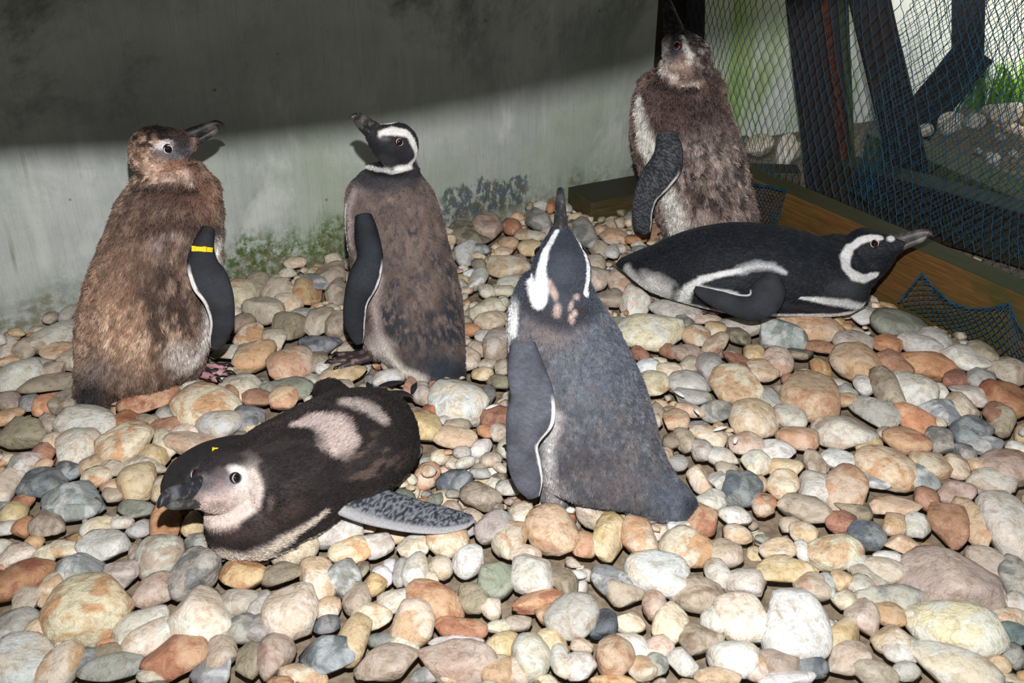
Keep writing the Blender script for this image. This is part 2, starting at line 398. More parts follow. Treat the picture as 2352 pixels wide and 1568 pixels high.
 (1840,700,3.336,"""500 85 118 62 5 W;760 155 205 98 0 e;160 320 132 48 -5 R;400 290 128 82 -5 w;925 310 128 92 -10 w;1020 275 115 92 0 w;
660 290 102 65 -5 O;420 450 175 130 0 T;700 460 122 105 -20 R;960 470 205 105 -15 O;1270 425 138 102 -10 w;1580 490 132 95 -20 k;1380 390 95 92 0 G;
480 615 92 68 20 w;670 680 112 165 15 k;860 640 152 118 -20 w;1180 560 92 62 0 R;1370 575 108 92 0 g;1290 685 138 75 -10 w;1065 655 52 72 0 c;
1570 725 152 118 -10 O;570 815 152 98 -35 g;860 885 152 92 -30 O;1050 810 158 90 -10 b;1230 785 112 95 0 s;330 960 225 138 -10 w;820 1055 148 105 -15 T;
1290 955 162 95 5 b;1420 1075 132 62 10 b;1060 1035 102 85 0 g;650 1250 212 140 -10 C;980 1230 142 125 -10 c;1570 1245 185 135 0 P;1460 1375 172 105 -5 w;
930 1335 98 105 0 b;340 1430 152 165 -20 T;1180 1430 132 95 0 P;960 1490 82 78 0 R;270 1195 122 78 -10 W;110 1215 82 95 0 k;120 1400 132 115 0 w;560 1335 122 62 -10 b;
1180 1240 92 95 0 p;1240 1125 62 82 0 g;1330 1215 62 65 0 c;340 660 82 52 0 g;340 725 102 55 0 t;1490 835 92 82 0 R;1560 905 92 82 0 k;250 590 102 48 -10 w;
1660 1095 92 52 0 W;150 490 72 72 0 y;650 985 62 52 0 w;540 1085 105 65 20 y"""),
 (1020,440,3.408,"""340 275 112 100 0 P;200 335 155 72 -8 G;735 220 92 80 -15 g;840 110 42 58 0 O;720 110 90 45 0 w;530 275 72 55 0 T;1100 350 95 115 0 g;
1340 345 112 52 -5 T;1500 375 82 38 0 O;1220 445 75 72 0 k;1310 470 62 48 0 W;500 595 162 72 -5 t;160 475 78 92 0 W;300 455 65 42 0 b;470 475 72 42 0 t;
700 445 112 62 0 y;530 705 112 42 8 w;270 690 60 100 -20 w;340 785 62 52 0 c;460 770 82 42 0 c;1190 680 92 100 0 p;1500 860 112 98 0 c;1290 825 102 62 0 k;
1380 700 92 85 0 p;720 345 82 52 0 s;500 405 78 52 0 t;420 1000 90 60 0 p;1500 700 80 60 0 p;1180 560 80 60 0 p;620 340 70 45 0 T"""),
]
ICO = {}
def ico(level):
    if level not in ICO:
        bm = bmesh.new(); bmesh.ops.create_icosphere(bm, subdivisions=level, radius=1.0)
        V = np.array([v.co[:] for v in bm.verts]); F = np.array([[v.index for v in f.verts] for f in bm.faces]); bm.free()
        ICO[level] = (V, F)
    return ICO[level]
def stone_shape(level, r1, r2, r3, seed, angular):
    """unit-sphere pebble: planar flint facets, low lumps, then scaled"""
    rs = np.random.default_rng(seed)
    V, F = ico(level); P = V.copy()
    P *= (1 + 0.42 * (vnoise(P * 1.1 + rs.random(3) * 50, seed) - .5))[:, None]
    # superellipse-ish squareness
    e = rs.uniform(.82, 1.0); P = np.sign(P) * np.abs(P) ** e
    for _ in range(int(rs.integers(4, 8) + angular * 5)):
        n = nrm(rs.normal(size=3)); d = rs.uniform(.55, .88) if angular > .3 else rs.uniform(.70, .95)
        ex = np.maximum(0, P @ n - d); P -= np.outer(ex * .88, n)
    P *= (1 + 0.10 * (vnoise(P * 2.6 + 9, seed + 5) - .5))[:, None]
    P *= (1 + 0.035 * (vnoise(P * 7 + 9, seed + 6) - .5))[:, None]
    if rs.random() < .3:
        n = nrm(rs.normal(size=3)); c = n * .95
        d2 = ((P - c) ** 2).sum(1); P -= np.outer(np.exp(-d2 / .09) * .12, n)
    ext = (P.max(0) - P.min(0)) / 2; P = (P - (P.max(0) + P.min(0)) / 2) / ext
    return P * (r1, r2, r3), F
def rotz(a): c, s = math.cos(a), math.sin(a); return np.array([[c, -s, 0], [s, c, 0], [0, 0, 1]])
def rot_axis(ax, a):
    return np.array(Matrix.Rotation(a, 3, Vector(ax)))

stones = []        # dict(C, R, r, code, seed, size)
sid = 0
for (x0, y0, sc, txt) in CAT:
    for item in txt.replace('\n', '').split(';'):
        cx, cy, rx, ry, an, code = item.split()
        px, py = x0 + float(cx) / sc, y0 + float(cy) / sc
        rx, ry = float(rx) / sc, float(ry) / sc
        P = at_z(px, py, .012); mp = mpp(P)
        a = math.radians(float(an)); el = math.asin((1 - P[2]) / np.linalg.norm(P - CAM))
        k = .78
        st = math.sqrt(1 - (k * math.cos(el)) ** 2) / math.sin(el)
        M = np.diag([1, st]) @ np.array([[math.cos(a), -math.sin(a)], [math.sin(a), math.cos(a)]]) @ np.diag([rx * mp, ry * mp])
        U, S, _ = np.linalg.svd(M)
        yaw = math.atan2(U[1, 0], U[0, 0])
        c = k * ry * mp
        c = min(c, S[1] * .95)
        rs = np.random.default_rng(1000 + sid)
        R = rotz(yaw) @ rot_axis(nrm(rs.normal(size=3)), rs.normal() * .10)
        C = at_z(px, py, c * .30 + .002)
        stones.append(dict(C=C, R=R, r=(S[0] * 1.15, S[1] * 1.15, c * 1.15), code=code, seed=1000 + sid, size=S[0] * S[1]))
        sid += 1

# height field for packing the smaller stones between and under the large ones
GX0, GX1, GY0, GY1, GS = -1.75, 2.35, .45, 3.6, .005
NXg, NYg = int((GX1 - GX0) / GS), int((GY1 - GY0) / GS)
H = np.full((NXg, NYg), -.075)
def stamp(C, R, r, write=True):
    rr = max(r[:2]) * 1.05; n = int(rr / GS) + 1
    ix, iy = int((C[0] - GX0) / GS), int((C[1] - GY0) / GS)
    xa, xb, ya, yb = ix - n, ix + n + 1, iy - n, iy + n + 1
    if xa < 0 or ya < 0 or xb > NXg or yb > NYg: return None
    xs = (np.arange(-n, n + 1)) * GS
    X, Y = np.meshgrid(xs, xs, indexing='ij')
    A = R @ np.diag(1 / np.array(r) ** 2) @ R.T
    # z from quadratic A33 z^2 + 2(A13 x + A23 y) z + (A11x2+2A12xy+A22y2 -1)=0
    a = A[2, 2]; b = 2 * (A[0, 2] * X + A[1, 2] * Y); c = A[0, 0] * X * X + 2 * A[0, 1] * X * Y + A[1, 1] * Y * Y - 1
    D = b * b - 4 * a * c; ok = D > 0; D = np.sqrt(np.maximum(D, 0))
    top, bot = (-b + D) / (2 * a), (-b - D) / (2 * a)
    return (slice(xa, xb), slice(ya, yb), ok, top, bot)
for s in stones:
    q = stamp(s['C'], s['R'], s['r'])
    if q:
        sx, sy, ok, top, bot = q
        H[sx, sy] = np.where(ok, np.maximum(H[sx, sy], s['C'][2] + top), H[sx, sy])

CODES = list('WwwwwcccccCCCtttTTORyykkkpppPggGbes')
def inside_pen(x, y, m=.0):
    p = np.array([x, y, 0]); return np.dot(p - W0, WN) > m and np.dot(p - CORNER, -WD) > m
def drop(n, rlo, rhi, zmax, cand, seed, bounds, test, sink=.12):
    rs = np.random.default_rng(seed); out = []
    for i in range(n):
        r1 = rs.uniform(rlo, rhi); r = (r1, r1 * rs.uniform(.62, .95), r1 * rs.uniform(.42, .68))
        R = rotz(rs.uniform(0, 6.28)) @ rot_axis(nrm(rs.normal(size=3)), rs.normal() * .3)
        best = None
        for _ in range(cand):
            x, y = rs.uniform(bounds[0], bounds[1]), rs.uniform(bounds[2], bounds[3])
            if not test(x, y): continue
            q = stamp((x, y, 0), R, r)
            if q is None: continue
            sx, sy, ok, top, bot = q
            h = H[sx, sy][ok]; d = h - bot[ok]
            kk = max(1, int(len(d) * sink)); z = np.partition(d, -kk)[-kk]
            zt = z + r[2]
            if best is None or zt < best[0]: best = (zt, z, x, y, q)
        if best is None or best[0] > zmax: continue
        zt, z, x, y, (sx, sy, ok, top, bot) = best
        H[sx, sy] = np.where(ok, np.maximum(H[sx, sy], z + top), H[sx, sy])
        out.append(dict(C=np.array([x, y, z]), R=R, r=r, code=CODES[rs.integers(len(CODES))], seed=50000 + seed * 10000 + i, size=r1 * r1))
    return out
def vis(x, y):                      # roughly what the camera can see, with a margin
    return abs(x) < .52 * y * 1.15 + .36 and inside_pen(x, y, .015)
bed = drop(1900, .018, .036, .020, 6, 1, (-1.6, 1.3, .6, 2.75), vis)
bed += drop(2600, .013, .026, .020, 10, 2, (-1.6, 1.3, .6, 2.75), vis, .34)
bed += drop(2400, .008, .015, .010, 10, 3, (-1.5, 1.2, .7, 2.7), vis, .34)
# heap of stones along the foot of the wall
bed += drop(160, .016, .032, .05, 4, 4, (-1.6, 1.3, .6, 2.75), lambda x, y: vis(x, y) and np.dot(np.array([x, y, 0]) - W0, WN) < .10)
# garden gravel beyond the timber edging
def outside(x, y):
    d = np.dot(np.array([x, y, 0]) - CORNER, WD); return .08 < d and y < 3.5 and x < .55 * y + .35
bed += drop(900, .014, .034, .04, 4, 5, (.5, 2.3, 1.6, 3.5), outside)

def mat_stone():
    m, nt, b = new_mat('river_pebble', 0.55, 0.35); g = NT(nt)
    def at(n, o='Color'):
        x = g.n('ShaderNodeAttribute'); x.attribute_name = n; return x.outputs[o]
    c1, c2, co = at('scol'), at('scol2'), at('sco', 'Vector')
    rnd = g.n('ShaderNodeSeparateXYZ'); g.l(co, rnd.inputs[0])
    big = g.noise(co, 24, 3, .55, .8); med = g.noise(co, 75, 4, .65, .4); fine = g.noise(co, 420, 2, .7)
    c = g.mix(g.ramp(big, .46, .60), c1, c2)
    c = g.mix(g.ramp(med, .52, .66, 0, .6), c, g.mix(1, c, (1.22, 1.2, 1.18), 'MULTIPLY'))
    c = g.mix(g.ramp(med, .50, .36, 0, .6), c, g.mix(1, c, (.66, .57, .48), 'MULTIPLY'))
    pit = g.noise(co, 190, 3, .75)
    c = g.mix(g.ramp(pit, .56, .68, 0, .4), c, g.mix(1, c, (.7, .64, .56), 'MULTIPLY'))
    sp = g.ramp(fine, .58, .70, 0, 1)
    spa = at('spk', 'Fac')
    c = g.mix(g.math('MULTIPLY', sp, spa), c, g.mix(1, c, (.45, .42, .38), 'MULTIPLY'))
    vein = g.n('ShaderNodeTexVoronoi', feature='DISTANCE_TO_EDGE'); g.l(g.mapping(co, (1, 1.6, 1)), vein.inputs['Vector'])
    vein.inputs['Scale'].default_value = 38; vein.inputs['Randomness'].default_value = 1
    vm = g.math('MULTIPLY', g.ramp(vein.outputs['Distance'], .05, .01), g.ramp(g.noise(co, 18, 2), .52, .62, 0, .45))
    c = g.mix(vm, c, g.mix(1, c, (.6, .5, .4), 'MULTIPLY'))
    g.l(c, b.inputs['Base Color'])
    g.l(g.ramp(med, .3, .7, .42, .72), b.inputs['Roughness'])
    h = g.math('ADD', g.math('MULTIPLY', med, 1.8), g.math('MULTIPLY', fine, .45))
    g.l(g.bump(h, .8, .0026), b.inputs['Normal'])
    return m
M_STONE = mat_stone()
SECOND = dict(W=[(214, 200, 176), (200, 198, 196)], w=[(206, 204, 200), (168, 146, 122)], c=[(222, 214, 198), (196, 152, 104)], C=[(224, 214, 194), (200, 142, 84)],
              t=[(216, 196, 172), (188, 130, 88)], T=[(206, 176, 148), (168, 96, 58)], O=[(204, 140, 88), (150, 78, 44)], R=[(176, 120, 92), (120, 66, 50)],
              y=[(212, 186, 138), (178, 118, 62)], k=[(184, 170, 148), (132, 112, 90)], p=[(214, 196, 178), (176, 134, 104)], P=[(188, 164, 148), (146, 112, 94)],
              g=[(166, 166, 162), (108, 110, 108)], G=[(142, 128, 100), (86, 78, 62)], b=[(184, 188, 188), (74, 84, 94)], B=[(140, 150, 156), (44, 50, 58)],
              e=[(130, 136, 118), (88, 96, 82)], s=[(216, 204, 184), (176, 150, 122)], q=[(102, 124, 124), (66, 88, 90)])
def desat(c):
    l = c @ np.array([.3, .5, .2]); return np.clip(np.clip((l + (c - l) * .80), .01, 1) ** .78 * .92, 0, .66)
def stone_geo(s, level):
    rs = np.random.default_rng(s['seed'])
    ang = .9 if s['code'] in 'bBRkgeGP' and rs.random() < .7 else (.5 if rs.random() < .6 else 0)
    P, F = stone_shape(level, *s['r'], s['seed'], ang)
    jit = 1 + rs.normal() * .07; hue = 1 + rs.normal(size=3) * .025
    c1 = desat(lin(PAL[s['code']])) * jit * hue
    sec = SECOND[s['code']]; c2 = desat(lin(sec[rs.integers(len(sec))])) * jit
    spk = .85 if s['code'] == 's' else (rs.random() ** 2 * .6)
    return P, F, P + rs.random(3) * 20, c1, c2, spk
def add_attrs(me, sco, c1, c2, spk):
    n = len(me.vertices)
    a = me.attributes.new('sco', 'FLOAT_VECTOR', 'POINT'); a.data.foreach_set('vector', np.asarray(sco, np.float32).ravel())
    for nm, c in (('scol', c1), ('scol2', c2)):
        c = np.broadcast_to(np.clip(c, 0, 1), (n, 3)); c4 = np.concatenate([c, np.ones((n, 1))], 1)
        a = me.attributes.new(nm, 'FLOAT_COLOR', 'POINT'); a.data.foreach_set('color', c4.astype(np.float32).ravel())
    a = me.attributes.new('spk', 'FLOAT', 'POINT'); a.data.foreach_set('value', np.broadcast_to(spk, (n,)).astype(np.float32).ravel())
def quick_mesh(name, V, F, mat):
    me = bpy.data.meshes.new(name); V = np.asarray(V, np.float32); F = np.asarray(F, np.int32); k = F.shape[1]
    me.vertices.add(len(V)); me.vertices.foreach_set('co', V.ravel())
    me.loops.add(F.size); me.loops.foreach_set('vertex_index', F.ravel())
    me.polygons.add(len(F)); me.polygons.foreach_set('loop_start', np.arange(0, F.size, k, dtype=np.int32))
    me.polygons.foreach_set('use_smooth', np.ones(len(F), bool))
    me.update(); me.validate(); me.materials.append(mat)
    return me

M_SOIL = mat_plain('damp_grit', (150, 134, 114), .9, .5, 60)
gv = np.array([[-4, -1, -.035], [6, -1, -.035], [6, 8, -.035], [-4, 8, -.035]], float)
ground = mesh_from('ground', gv, [(0, 1, 2, 3)], M_SOIL, smooth=False, origin=np.zeros(3)); tag(ground, kind='structure')
stones.sort(key=lambda s: -s['size'] / np.linalg.norm(s['C'] - CAM) ** 2)
LAB = {'BIGPINK': 'broad speckled pinkish grey stone'}
for i, s in enumerate(stones[:300]):
    P, F, sco, c1, c2, spk = stone_geo(s, 3)
    me = quick_mesh('stone', P, F, M_STONE); add_attrs(me, sco, c1, c2, spk)
    o = bpy.data.objects.new('stone', me)
    o.matrix_world = Matrix.Translation(Vector(s['C'])) @ Matrix(s['R'].tolist()).to_4x4()
    scene.collection.objects.link(o); Mx = o.matrix_world.copy(); o.parent = ground; o.matrix_basis = Mx
rest = stones[300:] + bed
Vs, Fs, Sc, C1, C2, SK = [], [], [], [], [], []; off = 0
for s in rest:
    P, F, sco, c1, c2, spk = stone_geo(s, 2 if s['r'][0] > .012 else 1)
    Vs.append(P @ s['R'].T + s['C']); Fs.append(F + off); off += len(P); Sc.append(sco)
    C1.append(np.tile(c1, (len(P), 1))); C2.append(np.tile(c2, (len(P), 1))); SK.append(np.full(len(P), spk))
me = quick_mesh('pebble_bed', np.concatenate(Vs), np.concatenate(Fs), M_STONE)
add_attrs(me, np.concatenate(Sc), np.concatenate(C1), np.concatenate(C2), np.concatenate(SK))
pb = bpy.data.objects.new('pebble_bed', me); scene.collection.objects.link(pb); pb.parent = ground; tag(pb, kind='stuff')
# ------------------------------------------------------------------ penguins
def crom(rows, sub=6):
    R = np.asarray(rows, float)
    if len(R) < 3: sub = max(sub, 4)
    Pp = np.vstack([2 * R[0] - R[1], R, 2 * R[-1] - R[-2]]); out = []
    for i in range(1, len(Pp) - 2):
        for k in range(sub):
            t = k / sub; t2, t3 = t * t, t * t * t
            out.append(.5 * ((2 * Pp[i]) + (-Pp[i - 1] + Pp[i + 1]) * t + (2 * Pp[i - 1] - 5 * Pp[i] + 4 * Pp[i + 1] - Pp[i + 2]) * t2
                             + (-Pp[i - 1] + 3 * Pp[i] - 3 * Pp[i + 1] + Pp[i + 2]) * t3))
    out.append(R[-1]); return np.array(out)
def loft(rings, n=28, pw=1.0):
    """rings: array rows [C(3) A(3) B(3)] -> closed tube"""
    V = []; F = []
    th = np.arange(n) * 2 * math.pi / n
    ct, st = np.cos(th), np.sin(th)
    if pw != 1.0:
        ct = np.sign(ct) * np.abs(ct) ** pw; st = np.sign(st) * np.abs(st) ** pw
    for r in rings:
        V.append(r[None, :3] + ct[:, None] * r[None, 3:6] + st[:, None] * r[None, 6:9])
    m = len(rings); V = np.concatenate(V + [rings[0][None, :3], rings[-1][None, :3]])
    for i in range(m - 1):
        for k in range(n):
            a, b2 = i * n + k, i * n + (k + 1) % n
            F.append((a, b2, b2 + n, a + n))
    for k in range(n):
        F.append(((k + 1) % n, k, m * n)); F.append(((m - 1) * n + k, (m - 1) * n + (k + 1) % n, m * n + 1))
    return V, F
def rings_stand(rows, lean=0.0):      # (py, xl, xr, Y, depth radius[m])
    out = []
    for (py, xl, xr, Y, dr) in rows:
        C = at_Y((xl + xr) / 2, py, Y); hw = (xr - xl) / 2 * mpp(C)
        out.append(np.concatenate([C, [hw, 0, 0], nrm([0, 1, lean]) * dr]))
    return crom(out)
def rings_view(rows):                 # (px, py, Y, hw_px, depth radius[m])
    Cs = np.array([at_Y(px, py, Y) for (px, py, Y, _, _) in rows]); out = []
    for i, (px, py, Y, hw, dr) in enumerate(rows):
        C = Cs[i]; T = nrm(Cs[min(i + 1, len(Cs) - 1)] - Cs[max(i - 1, 0)]); Vd = nrm(C - CAM)
        W = nrm(np.cross(T, Vd)); D = nrm(np.cross(W, T))
        out.append(np.concatenate([C, W * hw * mpp(C), D * dr]))
    return crom(out)
def rings_lie(rows):                  # (px, py, z, rw[m], rz[m])
    Cs = np.array([at_z(px, py, z) for (px, py, z, _, _) in rows]); out = []
    for i, (px, py, z, rw, rz) in enumerate(rows):
        T = Cs[min(i + 1, len(Cs) - 1)] - Cs[max(i - 1, 0)]; T = nrm(T)
        W = nrm(np.cross(T, Z3)); D = nrm(np.cross(W, T))
        out.append(np.concatenate([Cs[i], W * rw, D * rz]))
    return crom(out)

HEADROWS = [(-.052, -.006, .014, .014), (-.046, -.004, .026, .025), (-.030, .000, .0385, .0345), (-.010, .002, .0425, .0375), (.010, .001, .0395, .0355),
            (.026, -.004, .0320, .0285), (.040, -.0075, .0235, .0205), (.052, -.010, .0175, .0140), (.062, -.011, .0125, .0100), (.068, -.011, .008, .006)]
UPPER = [(.046, -.004, .0120, .0085), (.060, -.004, .0110, .0080), (.075, -.0055, .0092, .0068), (.090, -.0065, .0078, .0056), (.100, -.0082, .0072, .0048), (.107, -.0105, .0062, .0040), (.1115, -.0140, .0044, .0030), (.1130, -.0165, .0030, .0022)]
LOWER = [(.044, -.0185, .0070, .0085), (.060, -.0175, .0068, .0075), (.078, -.0175, .0062, .0058), (.092, -.0175, .0050, .0042), (.100, -.0165, .0036, .0030), (.1045, -.0155, .0016, .0014)]
class Head:
    def __init__(s, px, py, Y, F, U, sc, z=None):
        s.O = at_Y(px, py, Y) if z is None else at_z(px, py, z)
        s.F = nrm(F); U = np.asarray(U, float); s.U = nrm(U - s.F * np.dot(U, s.F)); s.S = np.cross(s.U, s.F); s.sc = sc
    def w(s, x, y, z): return s.O + (s.F * x + s.S * y + s.U * z) * s.sc
    def local(s, P):
        Q = (P - s.O) / s.sc; return np.stack([Q @ s.F, Q @ s.S, Q @ s.U], 1)
    def rings(s, rows):
        return crom([np.concatenate([s.w(x, 0, zc), s.S * ry * s.sc, s.U * rz * s.sc]) for (x, zc, rz, ry) in rows])

def mat_feather(name, rough=.72, bumpy=.5, body=True):
    m, nt, b = new_mat(name, rough, .25); g = NT(nt)
    x = g.n('ShaderNodeAttribute'); x.attribute_name = 'fcol'
    c = x.outputs['Color']
    if body:
        co = objco(g); n1 = g.noise(co, 160, 3, .7); n2 = g.noise(co, 420, 2, .7)
        c = g.mix(g.ramp(n1, .35, .7, 0, .45), c, g.mix(1, c, (.55, .55, .58), 'MULTIPLY'))
        g.l(g.bump(g.math('ADD', n1, n2), bumpy, .002), b.inputs['Normal'])
    g.l(c, b.inputs['Base Color'])
    return m
M_FEATHER = mat_feather('plumage_base'); M_SLEEK = mat_feather('sleek_plumage', .42, .9); M_STRAND = mat_feather('feather_strands', .62, 0, False)
def mat_flipper():
    m, nt, b = new_mat('flipper_scales', .55, .35); g = NT(nt)
    x = g.n('ShaderNodeAttribute'); x.attribute_name = 'fcol'; y = g.n('ShaderNodeAttribute'); y.attribute_name = 'fuv'
    sep = g.n('ShaderNodeSeparateXYZ'); g.l(y.outputs['Vector'], sep.inputs[0])
    w = g.n('ShaderNodeTexWave'); w.wave_type = 'BANDS'; w.bands_direction = 'X'; g.l(y.outputs['Vector'], w.inputs['Vector'])
    w.inputs['Scale'].default_value = 60; w.inputs['Distortion'].default_value = 3.0; w.inputs['Detail'].default_value = 2; w.inputs['Detail Scale'].default_value = 2
    n = g.noise(objco(g), 300, 3, .7)
    c = g.mix(g.ramp(w.outputs['Fac'], .5, 1, 0, .6), x.outputs['Color'], g.mix(1, x.outputs['Color'], (1.9, 2.0, 2.1), 'MULTIPLY'))
    c = g.mix(g.ramp(n, .35, .65, 0, .4), c, g.mix(1, c, (.5, .5, .5), 'MULTIPLY'))
    g.l(c, b.inputs['Base Color']); g.l(g.bump(g.math('ADD', w.outputs['Fac'], n), .5, .0008), b.inputs['Normal'])
    return m
M_FLIP = mat_flipper()
def mat_bill():
    m, nt, b = new_mat('horny_bill', .46, .4); g = NT(nt)
    x = g.n('ShaderNodeAttribute'); x.attribute_name = 'fcol'
    co = objco(g); n = g.noise(g.mapping(co, (1, 1, 1)), 120, 4, .6, .6)
    c = g.mix(g.ramp(n, .5, .75, 0, .6), x.outputs['Color'], L((128, 118, 112)))
    g.l(c, b.inputs['Base Color']); g.l(g.bump(n, .4, .001), b.inputs['Normal'])
    return m
M_BILL = mat_bill()
def mat_foot(name, c1, c2, lo, hi):
    m, nt, b = new_mat(name, .5, .4); g = NT(nt)
    co = objco(g); n = g.noise(co, 75, 2, .5); g.l(g.mix(g.ramp(n, lo, hi), L(c1), L(c2)), b.inputs['Base Color'])
    g.l(g.bump(g.noise(co, 500, 2), .5, .0008), b.inputs['Normal']); return m
M_FOOTP = mat_foot('pink_foot', (172, 128, 132), (40, 34, 36), .50, .56)
M_FOOTD = mat_foot('dark_foot', (58, 48, 50), (128, 104, 102), .52, .66)
M_CLAW, _, _b = new_mat('claw', .4); _b.inputs['Base Color'].default_value = (.012, .011, .012, 1)
def mat_eye():
    m, nt, b = new_mat('eyeball', .06, .6); g = NT(nt)
    x = g.n('ShaderNodeAttribute'); x.attribute_name = 'fcol'; g.l(x.outputs['Color'], b.inputs['Base Color']); return m
M_EYE = mat_eye()
M_RING = {}
def ring_mat(c):
    if c not in M_RING:
        m, nt, b = new_mat('eyelid', .5, .4); b.inputs['Base Color'].default_value = (*L(c), 1); M_RING[c] = m
    return M_RING[c]
M_YEL, _nt, _b = new_mat('yellow_plastic', .35, .5); _b.inputs['Base Color'].default_value = (*L((236, 196, 24)), 1)

def set_fcol(me, col):
    c4 = np.concatenate([np.clip(col, 0, 1), np.ones((len(col), 1))], 1).astype(np.float32)
    a = me.attributes.new('fcol', 'FLOAT_COLOR', 'POINT'); a.data.foreach_set('color', c4.ravel())
def seg_dist(P, A, B):
    AB = B - A; t = np.clip(((P - A) @ AB) / (AB @ AB + 1e-12), 0, 1)
    return np.linalg.norm(P - (A + t[:, None] * AB), axis=1), t
def mesh_np(o_or_me):
    me = o_or_me; n = len(me.vertices); V = np.empty(n * 3, np.float32); me.vertices.foreach_get('co', V)
    N = np.empty(n * 3, np.float32); me.vertices.foreach_get('normal', N)
    return V.reshape(-1, 3).astype(float), N.reshape(-1, 3).astype(float)

def remesh_union(parts, voxel=.0026, smooth=7):
    bmV = []; bmF = []; off = 0
    for (V, F) in parts:
        bmV.append(V); bmF += [tuple(i + off for i in f) for f in F]; off += len(V)
    me = bpy.data.meshes.new('tmp'); me.from_pydata(np.concatenate(bmV).tolist(), [], bmF)
    bm = bmesh.new(); bm.from_mesh(me); bmesh.ops.recalc_face_normals(bm, faces=bm.faces); bm.to_mesh(me); bm.free()
    o = bpy.data.objects.new('tmp', me); scene.collection.objects.link(o)
    r = o.modifiers.new('r', 'REMESH'); r.mode = 'VOXEL'; r.voxel_size = voxel; r.use_smooth_shade = True
    s = o.modifiers.new('s', 'SMOOTH'); s.factor = .6; s.iterations = smooth
    dg = bpy.context.evaluated_depsgraph_get(); ev = o.evaluated_get(dg)
    out = bpy.data.meshes.new_from_object(ev)
    bpy.data.objects.remove(o); bpy.data.meshes.remove(me)
    return out

